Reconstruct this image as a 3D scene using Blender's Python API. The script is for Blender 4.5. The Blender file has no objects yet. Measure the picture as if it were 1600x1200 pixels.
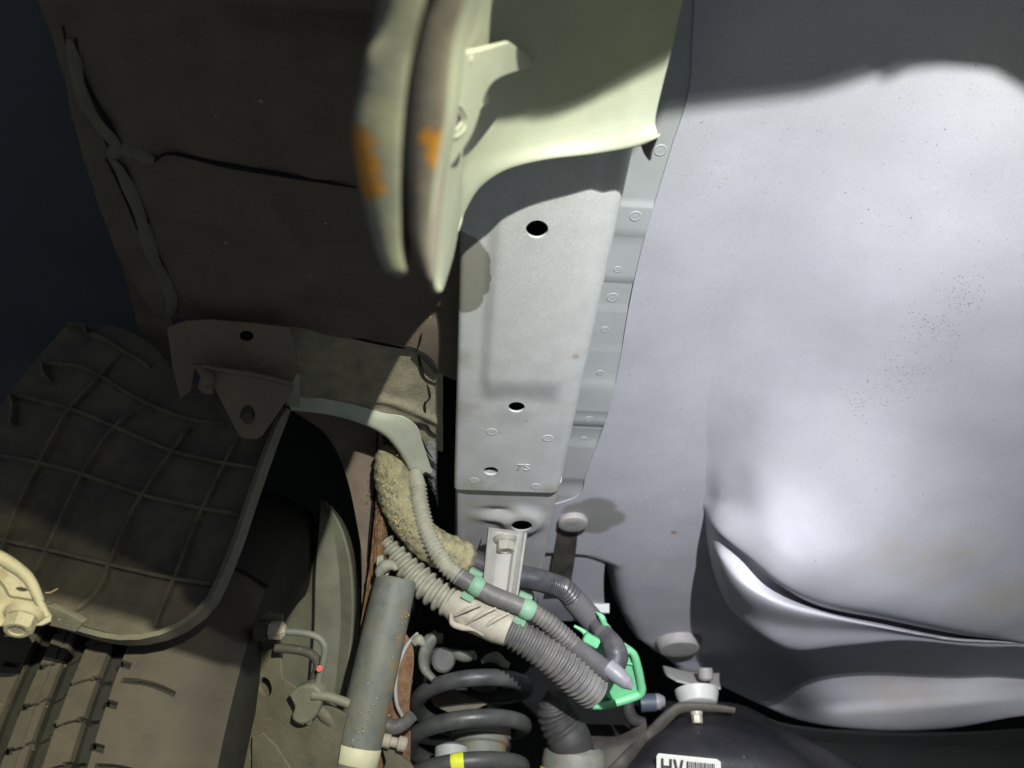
import bpy, bmesh, math, random
import numpy as np
from mathutils import Vector, Matrix
rng = random.Random(7)
S = bpy.context.scene
COL = S.collection
PI = math.pi

# ------------------------------------------------------------------ camera
FPX = 1209.0
PITCH, YAW = math.radians(40), math.radians(4)
FW = np.array([math.sin(YAW)*math.cos(PITCH), math.cos(YAW)*math.cos(PITCH), math.sin(PITCH)])
RT = np.array([math.cos(YAW), -math.sin(YAW), 0.0])
UP = np.cross(RT, FW)
cam = bpy.data.cameras.new('camera'); co = bpy.data.objects.new('camera', cam); COL.objects.link(co)
co.matrix_world = Matrix([[RT[i], UP[i], -FW[i], 0] for i in range(3)] + [[0, 0, 0, 1]])
cam.sensor_width = 36; cam.lens = FPX/1600*36
cam.clip_start = 0.01; cam.clip_end = 50
cam.dof.use_dof = True; cam.dof.focus_distance = 0.62; cam.dof.aperture_fstop = 7.5
S.camera = co

# ------------------------------------------------------------------ pixel rays -> points of the place
def ray(x, y): return FW + RT*((x-800)/FPX) + UP*((600-y)/FPX)
def Z(x, y, h): r = ray(x, y); return r*(h/r[2])
def Yp(x, y, q): r = ray(x, y); return r*(q/r[1])
def Xp(x, y, q): r = ray(x, y); return r*(q/r[0])
def D(x, y, d): return ray(x, y)*d
def pl(p0, n):
    p0 = np.array(p0, float); n = np.array(n, float)
    def f(x, y):
        r = ray(x, y); return r*((p0 @ n)/(r @ n))
    return f

# ------------------------------------------------------------------ world, lamps, exposure
w = bpy.data.worlds.new('World'); S.world = w; w.use_nodes = True
bg = w.node_tree.nodes['Background']; bg.inputs[0].default_value = (.80, .92, 1.0, 1); bg.inputs[1].default_value = 0.15
S.view_settings.view_transform = 'Standard'; S.view_settings.look = 'None'
S.view_settings.exposure = 0; S.view_settings.gamma = 1
S.cycles.max_bounces = 6; S.cycles.diffuse_bounces = 3

def torch(name, loc, aim, power, size, blend, radius, cols):
    l = bpy.data.lights.new(name, 'SPOT'); l.energy = power; l.spot_size = math.radians(size); l.spot_blend = blend
    l.shadow_soft_size = radius
    o = bpy.data.objects.new(name, l); COL.objects.link(o); o.location = loc
    o.rotation_euler = (Vector(aim)-Vector(loc)).to_track_quat('-Z', 'Y').to_euler()
    l.use_nodes = True
    nt = l.node_tree; N = nt.nodes; em = N['Emission']
    tc = N.new('ShaderNodeTexCoord'); sp = N.new('ShaderNodeSeparateXYZ'); ab = N.new('ShaderNodeMath'); ab.operation = 'ABSOLUTE'
    rp = N.new('ShaderNodeValToRGB')
    nt.links.new(tc.outputs['Normal'], sp.inputs[0]); nt.links.new(sp.outputs[2], ab.inputs[0]); nt.links.new(ab.outputs[0], rp.inputs[0])
    e = rp.color_ramp.elements
    e[0].position = cols[0][0]; e[0].color = (*cols[0][1], 1)
    e[1].position = cols[-1][0]; e[1].color = (*cols[-1][1], 1)
    for p, c in cols[1:-1]:
        k = e.new(p); k.color = (*c, 1)
    nt.links.new(rp.outputs[0], em.inputs[0])
    return o

def beam(*k): return [(math.cos(math.radians(a)), (i*r, i*g, i*b_)) for a, i, r, g, b_ in k][::-1]
BEAM = beam((0, 1, .94, .95, 1), (7, .86, .94, .95, 1), (13, .54, .94, .96, 1), (20, .34, .97, 1, .95), (28, .35, 1, 1, .76), (42, .38, 1, 1, .60), (55, .38, 1, .95, .60), (85, .10, 1, .9, .55))
LAMP = (0.13, -0.28, 0.14)
AIM = tuple(Z(1080, 1000, .40))
torch('torch_lamp', LAMP, AIM, 100.0, 172, 0.2, 0.0032, BEAM)
torch('torch_side_lamp', (0.13, -0.315, 0.115), AIM, 19.0, 172, 0.2, 0.0032, BEAM)

# ------------------------------------------------------------------ materials
def mat(name, base, rough=.5, metal=0., var=.12, vscale=60, grain=.0, gscale=1500, bump=.0, bscale=400, spots=(), dust=None, spec=.4, aniso=None):
    """base colour with broad mottling, fine grain, speckles [(scale, threshold, colour)] and a dust veil (colour, amount, scale)."""
    m = bpy.data.materials.new(name); m.use_nodes = True
    nt = m.node_tree; N = nt.nodes; L = nt.links; b = N['Principled BSDF']
    tc = N.new('ShaderNodeTexCoord'); src = tc.outputs['Object']
    if aniso:
        mp = N.new('ShaderNodeMapping'); mp.inputs['Scale'].default_value = aniso; L.new(src, mp.inputs[0]); srcs = mp.outputs[0]
    else: srcs = src
    def noise(sc, det=3, v=src, rg=.55):
        n = N.new('ShaderNodeTexNoise'); n.inputs['Scale'].default_value = sc; n.inputs['Detail'].default_value = det; n.inputs['Roughness'].default_value = rg
        L.new(v, n.inputs['Vector']); return n.outputs['Fac']
    def mr(s, a, c, d, e):
        k = N.new('ShaderNodeMapRange'); L.new(s, k.inputs[0])
        for i, v in enumerate((a, c, d, e)): k.inputs[i+1].default_value = v
        return k.outputs[0]
    def mix(fac, c1, c2, mode='MIX'):
        k = N.new('ShaderNodeMix'); k.data_type = 'RGBA'; k.blend_type = mode
        if isinstance(fac, float): k.inputs[0].default_value = fac
        else: L.new(fac, k.inputs[0])
        for i, c in ((6, c1), (7, c2)):
            if isinstance(c, tuple): k.inputs[i].default_value = (*c, 1)
            else: L.new(c, k.inputs[i])
        return k.outputs[2]
    c0 = tuple(base)
    n1 = noise(vscale, 4, srcs)
    lo = tuple(max(0, v*(1-var)) for v in c0); hi = tuple(min(1, v*(1+var)) for v in c0)
    col = mix(mr(n1, .3, .7, 0, 1), lo, hi)
    if grain:
        g = mr(noise(gscale, 1), .25, .75, 1-grain, 1+grain)
        cb = N.new('ShaderNodeCombineXYZ')
        for i in range(3): L.new(g, cb.inputs[i])
        col = mix(1.0, col, cb.outputs[0], 'MULTIPLY')
    if dust:
        dc, amt, ds = dust
        col = mix(mr(noise(ds, 6, src, .65), .5-.25*amt, .78-.2*amt, 0, min(1, amt*1.3)), col, dc)
    for sc, th, cc in spots:
        v = N.new('ShaderNodeTexVoronoi'); v.inputs['Scale'].default_value = sc; v.inputs['Randomness'].default_value = 1
        L.new(srcs if aniso else src, v.inputs['Vector'])
        s1 = mr(v.outputs['Distance'], th, th*1.3, 1, 0)
        sel = N.new('ShaderNodeSeparateColor'); L.new(v.outputs['Color'], sel.inputs[0])
        pick = mr(sel.outputs[0], .72, .74, 0, 1)
        k = N.new('ShaderNodeMath'); k.operation = 'MULTIPLY'; L.new(s1, k.inputs[0]); L.new(pick, k.inputs[1])
        col = mix(k.outputs[0], col, cc)
    L.new(col, b.inputs['Base Color'])
    b.inputs['Metallic'].default_value = metal
    b.inputs['Specular IOR Level'].default_value = spec
    L.new(mr(n1, .3, .7, max(.05, rough-.06), min(1, rough+.08)), b.inputs['Roughness'])
    if bump:
        bp = N.new('ShaderNodeBump'); bp.inputs['Strength'].default_value = bump; bp.inputs['Distance'].default_value = .002
        L.new(noise(bscale, 4), bp.inputs['Height']); L.new(bp.outputs[0], b.inputs['Normal'])
    return m

M = {}
BLK = (.02, .02, .022); RUSTC = (.32, .11, .03); SAND = (.42, .34, .20)
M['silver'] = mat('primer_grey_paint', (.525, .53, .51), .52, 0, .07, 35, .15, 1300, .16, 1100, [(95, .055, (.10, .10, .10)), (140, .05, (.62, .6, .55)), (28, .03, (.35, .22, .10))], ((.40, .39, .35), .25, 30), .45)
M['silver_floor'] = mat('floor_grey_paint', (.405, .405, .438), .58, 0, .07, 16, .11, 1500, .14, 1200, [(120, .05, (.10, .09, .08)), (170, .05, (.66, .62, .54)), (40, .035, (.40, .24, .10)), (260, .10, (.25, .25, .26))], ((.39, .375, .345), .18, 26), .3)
M['silver_darker'] = mat('grey_paint_dusty', (.41, .41, .405), .5, 0, .10, 30, .07, 2000, .12, 1200, [(150, .06, (.55, .52, .45)), (60, .04, (.42, .30, .14))], ((.36, .33, .26), .45, 40))  # darker, dustier grey than the rail paint
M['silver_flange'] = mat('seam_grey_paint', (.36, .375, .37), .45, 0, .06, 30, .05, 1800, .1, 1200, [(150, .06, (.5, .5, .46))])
M['plug'] = mat('grey_rubber_plug', (.27, .265, .26), .6, 0, .12, 90, .1, 1500, .15, 900, [(200, .07, (.42, .38, .3))], ((.30, .27, .22), .4, 90))
M['stain'] = mat('dull_stain', (.25, .245, .205), .7, 0, .12, 200, .2, 2500, .15, 1500)
M['cream'] = mat('cream_primer', (.37, .385, .29), .5, 0, .07, 40, .06, 2000, .12, 900, [(120, .05, (.30, .26, .15))], ((.33, .325, .20), .25, 50))
M['cream_flange'] = mat('pale_flange_primer', (.56, .58, .47), .5, 0, .07, 40, .08, 1500, .12, 900, [(140, .06, (.35, .31, .2))], ((.48, .45, .32), .3, 60))
M['jack'] = mat('jack_plate_paint', (.215, .22, .185), .55, 0, .12, 60, .06, 1500, .05, 500, (), ((.32, .31, .20), .35, 70))
M['jack_in'] = mat('jack_plate_dull_paint', (.19, .17, .145), .6, 0, .14, 60, .06, 1500, .05, 500, (), ((.23, .175, .14), .45, 50))
M['rust'] = mat('rust', (.34, .12, .025), .85, 0, .5, 180, .2, 1500, .5, 500, [(300, .2, (.55, .22, .04))])
M['undercoat'] = mat('black_undercoat', (.118, .098, .076), .72, 0, .12, 40, .18, 1500, .22, 900, [(70, .07, (.34, .26, .16)), (190, .07, (.26, .20, .13)), (420, .16, (.19, .15, .11)), (330, .14, (.035, .03, .025))], ((.165, .122, .085), .5, 25), .25)
M['undercoat_dirty'] = mat('dusty_undercoat', (.30, .27, .195), .8, 0, .25, 70, .2, 1500, .5, 600, [(260, .09, (.55, .44, .20)), (130, .06, (.6, .55, .4))], ((.40, .35, .24), .45, 60), .25)
M['groove'] = mat('dark_crack', (.006, .006, .006), .9, 0, .1)
M['sealer'] = mat('seam_sealer', (.145, .13, .094), .6, 0, .2, 60, .1, 1500, .3, 500, (), ((.13, .11, .07), .5, 60))
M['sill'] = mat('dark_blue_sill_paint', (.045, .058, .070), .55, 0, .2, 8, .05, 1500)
M['void'] = mat('unlit_depth_black', (.010, .010, .010), .9, 0, .2, 20)  # near-black paint standing in for unlit depth behind the parts
M['plastic'] = mat('liner_black_plastic', (.088, .082, .070), .6, 0, .22, 30, .10, 1500, .25, 900, [(230, .06, (.22, .18, .12))], ((.165, .132, .092), .5, 30), .3)
M['plastic_edge'] = mat('liner_lip_plastic', (.13, .125, .105), .6, 0, .15, 60, .1, 1500, .25, 700, [(180, .1, (.38, .29, .14))], ((.24, .20, .14), .4, 50))
M['rib'] = mat('liner_rib_plastic', (.100, .090, .070), .6, 0, .2, 60, .1, 1500, .2, 800, (), ((.21, .17, .11), .45, 60))
M['brown'] = mat('dusty_brown_paint', (.165, .125, .095), .75, 0, .15, 30, .12, 1500, .3, 500, [(120, .06, (.35, .26, .15))], ((.235, .18, .125), .4, 40))
M['rusty'] = mat('rusty_dirt_coating', (.18, .085, .04), .9, 0, .45, 120, .25, 1200, .7, 420, [(170, .14, (.5, .38, .20))], ((.32, .22, .13), .45, 90))
M['rubber'] = mat('tyre_rubber', (.078, .068, .060), .72, 0, .14, 40, .14, 2000, .25, 1400, [(240, .05, (.30, .26, .2))], ((.120, .098, .080), .5, 30), .25)
M['rubber_dark'] = mat('tyre_sidewall_rubber', (.022, .021, .020), .75, 0, .2, 40, .1, 1500, .2, 700)
M['rim'] = mat('dusty_rim_paint', (.165, .165, .12), .55, 0, .16, 40, .1, 1500, .15, 700, [(140, .06, (.36, .33, .22))], ((.21, .20, .13), .45, 35))
M['armplate'] = mat('dusty_steel_plate', (.125, .115, .08), .7, 0, .2, 50, .12, 1500, .3, 600, [(150, .07, (.30, .24, .13))], ((.17, .15, .10), .5, 40))
M['pale_metal'] = mat('pale_dusty_steel', (.42, .37, .29), .65, 0, .14, 60, .1, 1500, .3, 600, [(200, .09, (.14, .11, .08))], ((.46, .39, .28), .45, 90))
M['shock'] = mat('shock_grey_paint', (.155, .165, .15), .5, 0, .2, 70, .16, 1300, .2, 900, [(90, .05, (.55, .42, .20)), (180, .05, (.5, .4, .2))], ((.23, .21, .14), .5, 55))
M['band'] = mat('cream_paint_band', (.66, .63, .42), .5, 0, .06, 60, .05, 1500)
M['spring'] = mat('spring_grey_enamel', (.06, .062, .061), .42, 0, .15, 60, .08, 1500, .1, 700, [(130, .05, (.3, .25, .15))], ((.13, .125, .10), .35, 50), .5)
M['yellow'] = mat('yellow_paint_mark', (.68, .72, .04), .55, 0, .1, 300, .15, 2500)
M['foam'] = mat('dirty_foam_wrap', (.33, .31, .20), .95, 0, .35, 110, .25, 1300, 1.0, 900, [(330, .12, (.62, .48, .20)), (480, .12, (.10, .09, .06))], ((.48, .39, .20), .5, 130), .2)
M['fibre'] = mat('dry_fibre', (.52, .42, .20), .8, 0, .3, 200)
M['conduit'] = mat('dusty_conduit', (.30, .295, .235), .65, 0, .2, 110, .14, 1300, .2, 900, [(260, .09, (.40, .34, .2))], ((.40, .36, .25), .5, 120))
M['conduit2'] = mat('grey_conduit', (.10, .097, .097), .5, 0, .15, 80, .06, 1500, .15, 900, [(200, .07, (.36, .33, .28))], ((.21, .195, .15), .42, 60), .45)
M['hose'] = mat('black_hose', (.045, .045, .052), .35, 0, .15, 60, .06, 1500, .08, 900, (), ((.13, .12, .105), .38, 70), .55)
M['hose_mid'] = mat('grey_tape', (.095, .092, .092), .5, 0, .12, 60, .06, 1500, .1, 900)
M['tip'] = mat('grey_plug_rubber', (.20, .195, .215), .42, 0, .1, 60, .05, 1500, .08, 900)
M['sleeve'] = mat('cream_rubber_sleeve', (.42, .38, .30), .65, 0, .18, 90, .14, 1500, .25, 700, [(260, .07, (.2, .16, .1))])
M['green'] = mat('mint_plastic', (.15, .46, .23), .45, 0, .08, 60, .06, 1500, .05, 900, [(160, .05, (.4, .36, .22))], None, .5)
M['greendust'] = mat('dusty_mint_plastic', (.20, .35, .23), .55, 0, .08, 60, .06, 1500, .1, 900, [(220, .07, (.36, .34, .25))])
M['zinc'] = mat('galvanised_steel', (.30, .29, .265), .55, .05, .12, 80, .06, 1800, .1, 900, [(240, .06, (.3, .27, .2))], ((.30, .27, .2), .3, 60))
M['bolt'] = mat('bolt_steel', (.36, .34, .28), .45, .15, .1, 90, .06, 1500, .1, 900)
M['white'] = mat('pale_spacer', (.42, .42, .40), .5, 0, .1, 60, .05, 1500, .05, 600)
M['black_plastic'] = mat('battery_case_plastic', (.015, .015, .019), .46, 0, .25, 20, .08, 1500, .12, 300, [(90, .05, (.22, .2, .2)), (160, .05, (.15, .14, .14))], ((.034, .032, .032), .4, 16), .35)
M['dusty_black'] = mat('dusty_black_steel', (.055, .05, .043), .65, 0, .25, 50, .1, 1500, .3, 500, [(160, .07, (.28, .22, .14))], ((.11, .095, .07), .4, 40))
M['boot'] = mat('boot_rubber', (.04, .038, .036), .6, 0, .2, 60, .06, 1500, .2, 500, [(150, .05, (.4, .33, .2))])
M['paper'] = mat('label_paper', (.80, .79, .72), .5, 0, .04, 60)
M['ink'] = mat('label_ink', (.06, .06, .06), .6, 0, .1)
M['pink'] = mat('pink_paint_dot', (.75, .14, .14), .5, 0, .1)
M['loom'] = mat('blue_grey_loom', (.05, .065, .085), .5, 0, .1)

def blobs(m, base, spots, col, soft=.35, namp=.5, nscale=120, strength=1.0, rough=None, specks=None):
    """stains and painted-in light or shade with a shape of their own: round the given points (world position, radius), edges broken by noise"""
    nt = m.node_tree; N = nt.nodes; L = nt.links; b = N['Principled BSDF']
    old = b.inputs['Base Color'].links[0].from_socket
    tc = N.new('ShaderNodeTexCoord'); src = tc.outputs['Object']
    ns = N.new('ShaderNodeTexNoise'); ns.inputs['Scale'].default_value = nscale; ns.inputs['Detail'].default_value = 5; ns.inputs['Roughness'].default_value = .65
    L.new(src, ns.inputs['Vector'])
    n0 = N.new('ShaderNodeMath'); n0.operation = 'MULTIPLY_ADD'; L.new(ns.outputs['Fac'], n0.inputs[0]); n0.inputs[1].default_value = namp*2; n0.inputs[2].default_value = -namp
    tot = None
    for p, r in spots:
        d = N.new('ShaderNodeVectorMath'); d.operation = 'DISTANCE'; L.new(src, d.inputs[0]); d.inputs[1].default_value = [float(p[i]-base[i]) for i in range(3)]
        k = N.new('ShaderNodeMath'); k.operation = 'MULTIPLY_ADD'; L.new(d.outputs['Value'], k.inputs[0]); k.inputs[1].default_value = -1/r; k.inputs[2].default_value = 1
        q = k.outputs[0]
        if tot is None: tot = q
        else:
            mx = N.new('ShaderNodeMath'); mx.operation = 'MAXIMUM'; L.new(tot, mx.inputs[0]); L.new(q, mx.inputs[1]); tot = mx.outputs[0]
    ad = N.new('ShaderNodeMath'); ad.operation = 'ADD'; L.new(tot, ad.inputs[0]); L.new(n0.outputs[0], ad.inputs[1])
    mr = N.new('ShaderNodeMapRange'); mr.interpolation_type = 'SMOOTHSTEP'; L.new(ad.outputs[0], mr.inputs[0])
    for i, v in enumerate((0, soft, 0, strength)): mr.inputs[i+1].default_value = v
    fac = mr.outputs[0]
    if specks:
        sc, th, asp = specks
        mp = N.new('ShaderNodeMapping'); mp.inputs['Scale'].default_value = asp; L.new(src, mp.inputs[0])
        v = N.new('ShaderNodeTexVoronoi'); v.inputs['Scale'].default_value = sc; L.new(mp.outputs[0], v.inputs['Vector'])
        e = N.new('ShaderNodeMapRange'); L.new(v.outputs['Distance'], e.inputs[0])
        for i, x in enumerate((th, th*1.4, 1, 0)): e.inputs[i+1].default_value = x
        sel = N.new('ShaderNodeSeparateColor'); L.new(v.outputs['Color'], sel.inputs[0])
        lt = N.new('ShaderNodeMath'); lt.operation = 'LESS_THAN'; L.new(sel.outputs[1], lt.inputs[0]); L.new(fac, lt.inputs[1])
        mu = N.new('ShaderNodeMath'); mu.operation = 'MULTIPLY'; L.new(e.outputs[0], mu.inputs[0]); L.new(lt.outputs[0], mu.inputs[1]); fac = mu.outputs[0]
    k = N.new('ShaderNodeMix'); k.data_type = 'RGBA'; L.new(fac, k.inputs[0]); L.new(old, k.inputs[6]); k.inputs[7].default_value = (*col, 1)
    L.new(k.outputs[2], b.inputs['Base Color'])

# ------------------------------------------------------------------ object helpers
OFF = {}
def link(name, me, m, parent=None, org=None):
    o = bpy.data.objects.new(name, me); COL.objects.link(o)
    if m is not None: me.materials.append(m)
    if parent is not None:
        base = OFF[parent.name]
        o.parent = parent; OFF[o.name] = base
        me.transform(Matrix.Translation(-Vector(base)))
    else:
        n = len(me.vertices); a = np.zeros(n*3); me.vertices.foreach_get('co', a); a = a.reshape(-1, 3)
        c = (a.min(0)+a.max(0))/2
        me.transform(Matrix.Translation(-Vector(c))); o.location = c; OFF[o.name] = tuple(c)
    return o
def tag(o, label=None, cat=None, group=None, kind=None):
    if label: o['label'] = label
    if cat: o['category'] = cat
    if group: o['group'] = group
    if kind: o['kind'] = kind
    return o
def empty(name, loc, label=None, cat=None, group=None, kind=None):
    o = bpy.data.objects.new(name, None); COL.objects.link(o); o.location = loc; o.empty_display_size = .02
    OFF[o.name] = tuple(loc); return tag(o, label, cat, group, kind)

def crv(pts, n):
    """Catmull-Rom through pts, n samples, chord-length parameter"""
    P = np.array(pts, float)
    if len(P) == 2:
        t = np.linspace(0, 1, n)[:, None]; return P[0]*(1-t)+P[1]*t
    k = np.r_[0, np.cumsum(np.maximum(np.linalg.norm(np.diff(P, axis=0), axis=1), 1e-9))]
    T = np.zeros_like(P)
    T[1:-1] = (P[2:]-P[:-2])/(k[2:]-k[:-2])[:, None]
    T[0] = (P[1]-P[0])/(k[1]-k[0]); T[-1] = (P[-1]-P[-2])/(k[-1]-k[-2])
    s = np.linspace(0, k[-1], n); i = np.clip(np.searchsorted(k, s, 'right')-1, 0, len(P)-2)
    h = (k[i+1]-k[i]); u = ((s-k[i])/h)[:, None]; h = h[:, None]
    return ((2*u**3-3*u**2+1)*P[i]+(u**3-2*u**2+u)*h*T[i]+(-2*u**3+3*u**2)*P[i+1]+(u**3-u**2)*h*T[i+1])
def loft(rows, nu, nv):
    R = [crv(r, nu) for r in rows]
    return np.array([crv([r[i] for r in R], nv) for i in range(nu)]).transpose(1, 0, 2)   # nv x nu x 3
def smooth(me, ang=35):
    me.polygons.foreach_set('use_smooth', [True]*len(me.polygons))
    me.set_sharp_from_angle(angle=math.radians(ang))
def gridmesh(name, G, thick=.0015, ang=40, mask=None):
    """sheet metal: a grid with real thickness, its front towards the viewer's side, the back offset away"""
    nv, nu = G.shape[:2]
    du = np.gradient(G, axis=1); dv = np.gradient(G, axis=0)
    n = np.cross(du, dv); n /= np.maximum(np.linalg.norm(n, axis=2, keepdims=True), 1e-12)
    flip = np.sum(n*G) > 0
    if flip: n = -n
    B = G-n*thick
    V = np.concatenate([G.reshape(-1, 3), B.reshape(-1, 3)]); N0 = nu*nv
    F = []
    idx = lambda j, i: j*nu+i
    live = np.ones((nv-1, nu-1), bool) if mask is None else mask
    edge = {}
    for j in range(nv-1):
        for i in range(nu-1):
            if not live[j, i]: continue
            q = [idx(j, i), idx(j, i+1), idx(j+1, i+1), idx(j+1, i)]
            if flip: q = q[::-1]
            F.append(q); F.append([a+N0 for a in q[::-1]])
            for a, b in zip(q, q[1:]+q[:1]): edge[(a, b)] = edge.get((a, b), 0)+1
    for (a, b) in list(edge):
        if (b, a) not in edge: F.append([b, a, a+N0, b+N0])
    me = bpy.data.meshes.new(name); me.from_pydata(V.tolist(), [], F); me.update(); smooth(me, ang); return me
def sheet(name, rows, m, parent=None, nu=24, nv=24, thick=.0015, disp=None, ang=40):
    G = loft(rows, nu, nv)
    if disp is not None: G = disp(G)
    return link(name, gridmesh(name, G, thick, ang), m, parent)
def frames(P):
    T = np.gradient(P, axis=0); T /= np.maximum(np.linalg.norm(T, axis=1, keepdims=True), 1e-12)
    n = np.cross(T[0], [0.13, .31, .94]); n /= np.linalg.norm(n); out = []
    for t in T:
        n = n-t*(n @ t); n /= np.linalg.norm(n); out.append((n, np.cross(t, n)))
    return T, out
def tubemesh(name, P, rad, seg=14, cap=True, sq=None, ang=50):
    P = np.array(P, float); T, fr = frames(P); n = len(P)
    rad = np.broadcast_to(np.array(rad, float), (n,)) if np.ndim(rad) < 1 else np.array(rad)
    V = []
    for k in range(n):
        a, b = fr[k]
        for s in range(seg):
            t = 2*PI*s/seg; V.append(P[k]+(a*math.cos(t)+b*math.sin(t)*(sq or 1))*rad[k])
    F = [[k*seg+s, k*seg+(s+1) % seg, (k+1)*seg+(s+1) % seg, (k+1)*seg+s] for k in range(n-1) for s in range(seg)]
    if cap: F += [list(range(seg))[::-1], [(n-1)*seg+s for s in range(seg)]]
    me = bpy.data.meshes.new(name); me.from_pydata([list(v) for v in V], [], F); me.update(); smooth(me, ang); return me
def tube(name, pts, rad, m, parent=None, n=60, seg=14, cap=True, sq=None, ang=50):
    P = crv(pts, n)
    if isinstance(rad, (list, tuple)): rad = np.interp(np.linspace(0, 1, n), np.linspace(0, 1, len(rad)), rad)
    return link(name, tubemesh(name, P, rad, seg, cap, sq, ang), m, parent)
def corrugated(name, pts, rads, pitch, depth, m, parent=None, per=8, seg=18, flat=.5):
    d = crv(pts, 400); ln = np.sum(np.linalg.norm(np.diff(d, axis=0), axis=1)); nr = max(2, int(round(ln/pitch)))
    n = nr*per+1; P = crv(pts, n); s = np.linspace(0, 1, n)
    r = np.interp(s, np.linspace(0, 1, len(rads)), rads)
    ph = (np.arange(n) % per)/per
    prof = np.clip(np.cos(2*PI*ph)/flat, -1, 1)*.5-.5
    return link(name, tubemesh(name, P, r+depth*prof, seg, True, None, 80), m, parent)
def revolve(name, prof, m, parent=None, seg=28, org=(0, 0, 0), axis=(0, 0, 1), ang=35, cap=True):
    """prof: (radius, height along axis)"""
    a = np.array(axis, float); a /= np.linalg.norm(a)
    u = np.cross(a, [.3, .9, .2]); u /= np.linalg.norm(u); v = np.cross(a, u); o = np.array(org, float)
    V = [o+a*h+(u*math.cos(2*PI*s/seg)+v*math.sin(2*PI*s/seg))*r for r, h in prof for s in range(seg)]
    n = len(prof)
    F = [[k*seg+s, k*seg+(s+1) % seg, (k+1)*seg+(s+1) % seg, (k+1)*seg+s] for k in range(n-1) for s in range(seg)]
    if cap: F += [list(range(seg))[::-1], [(n-1)*seg+s for s in range(seg)]]
    me = bpy.data.meshes.new(name); me.from_pydata([list(x) for x in V], [], F)
    bm = bmesh.new(); bm.from_mesh(me); bmesh.ops.recalc_face_normals(bm, faces=bm.faces); bm.to_mesh(me); bm.free()
    smooth(me, ang); return link(name, me, m, parent)
def hexbolt(name, org, axis, r, h, m, parent=None, flange=1.35):
    """flanged hexagon head: washer skirt, six flats, chamfered top"""
    a = np.array(axis, float); a /= np.linalg.norm(a); u = np.cross(a, [.3, .9, .2]); u /= np.linalg.norm(u); v = np.cross(a, u); o = np.array(org, float)
    V = []; F = []
    rings = [(r*flange, 0, 24), (r*flange, h*.16, 24), (r*1.05, h*.34, 24)]
    def ring(rr, hh, seg, hexa=False):
        b = len(V)
        for s in range(24):
            t = 2*PI*s/24
            k = math.cos(PI/6)/math.cos((t % (PI/3))-PI/6) if hexa else 1
            V.append(list(o+a*hh+(u*math.cos(t)+v*math.sin(t))*rr*k))
        return b
    bs = [ring(r*flange, 0, 24), ring(r*flange, h*.14, 24), ring(r*1.12, h*.34, 24), ring(r*1.06, h*.34, 24, True), ring(r*1.06, h*.90, 24, True), ring(r*.86, h, 24), ring(r*.6, h, 24), ring(r*.55, h*.93, 24)]
    for b0, b1 in zip(bs, bs[1:]): F += [[b0+s, b0+(s+1) % 24, b1+(s+1) % 24, b1+s] for s in range(24)]
    F.append([bs[-1]+s for s in range(24)]); F.append([bs[0]+s for s in range(24)][::-1])
    me = bpy.data.meshes.new(name); me.from_pydata(V, [], F); smooth(me, 25); return link(name, me, m, parent)
def plate(name, pts, plane, thick, m, parent=None, holes=(), bevel=.0004, res=1, smoothen=False):
    """flat plate cut from an outline on a plane, with real holes; thickness goes away from the viewer"""
    W = [plane(x, y) for x, y in pts]
    H = [[plane(x, y) for x, y in h] for h in holes]
    c = np.mean(W, axis=0); A = np.array(W)-c
    n = np.linalg.svd(A)[2][2]
    if n @ c > 0: n = -n
    u = np.cross([0, 0, 1], n); u /= np.linalg.norm(u); v = np.cross(n, u)
    cu = bpy.data.curves.new(name, 'CURVE'); cu.dimensions = '2D'; cu.fill_mode = 'BOTH'; cu.extrude = thick/2; cu.bevel_depth = bevel; cu.bevel_resolution = res
    for loop in [W]+H:
        sp = cu.splines.new('POLY'); sp.points.add(len(loop)-1); sp.use_cyclic_u = True
        for k, q in enumerate(loop):
            d = q-c; sp.points[k].co = (d @ u, d @ v, 0, 1)
    o = bpy.data.objects.new('tmp', cu); COL.objects.link(o); bpy.context.view_layer.update()
    me = bpy.data.meshes.new_from_object(o.evaluated_get(bpy.context.evaluated_depsgraph_get()))
    bpy.data.objects.remove(o); bpy.data.curves.remove(cu)
    cc = c-n*thick/2
    me.transform(Matrix([[u[i], v[i], n[i], cc[i]] for i in range(3)]+[[0, 0, 0, 1]]))
    me.materials.clear(); me.name = name; smooth(me, 30); return link(name, me, m, parent)
def ell(cx, cy, a, b, n=24, rot=0):
    c, s = math.cos(rot), math.sin(rot)
    return [(cx+a*math.cos(t)*c-b*math.sin(t)*s, cy+a*math.cos(t)*s+b*math.sin(t)*c) for t in [2*PI*k/n for k in range(n)]]
def spl(pts, n, closed=False):
    P = [tuple(p) for p in pts]
    if closed: P = P+[P[0]]
    return [tuple(q) for q in crv(P, n)][:(-1 if closed else None)]
def boxm(name, o, ax, ay, az, m, parent=None, bev=.0006):
    """bevelled block: centre o, half-axis vectors"""
    bm = bmesh.new(); o = Vector(o); ax, ay, az = Vector(ax), Vector(ay), Vector(az)
    vs = [bm.verts.new(o+ax*i+ay*j+az*k) for i in (-1, 1) for j in (-1, 1) for k in (-1, 1)]
    for f in [(0, 1, 3, 2), (4, 6, 7, 5), (0, 4, 5, 1), (2, 3, 7, 6), (0, 2, 6, 4), (1, 5, 7, 3)]: bm.faces.new([vs[i] for i in f])
    bmesh.ops.recalc_face_normals(bm, faces=bm.faces)
    if bev: bmesh.ops.bevel(bm, geom=bm.edges[:], offset=bev, segments=2, affect='EDGES')
    me = bpy.data.meshes.new(name); bm.to_mesh(me); bm.free(); smooth(me, 40); return link(name, me, m, parent)
def sstep(x, a, b):
    t = np.clip((x-a)/(b-a), 0, 1); return t*t*(3-2*t)
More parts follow.
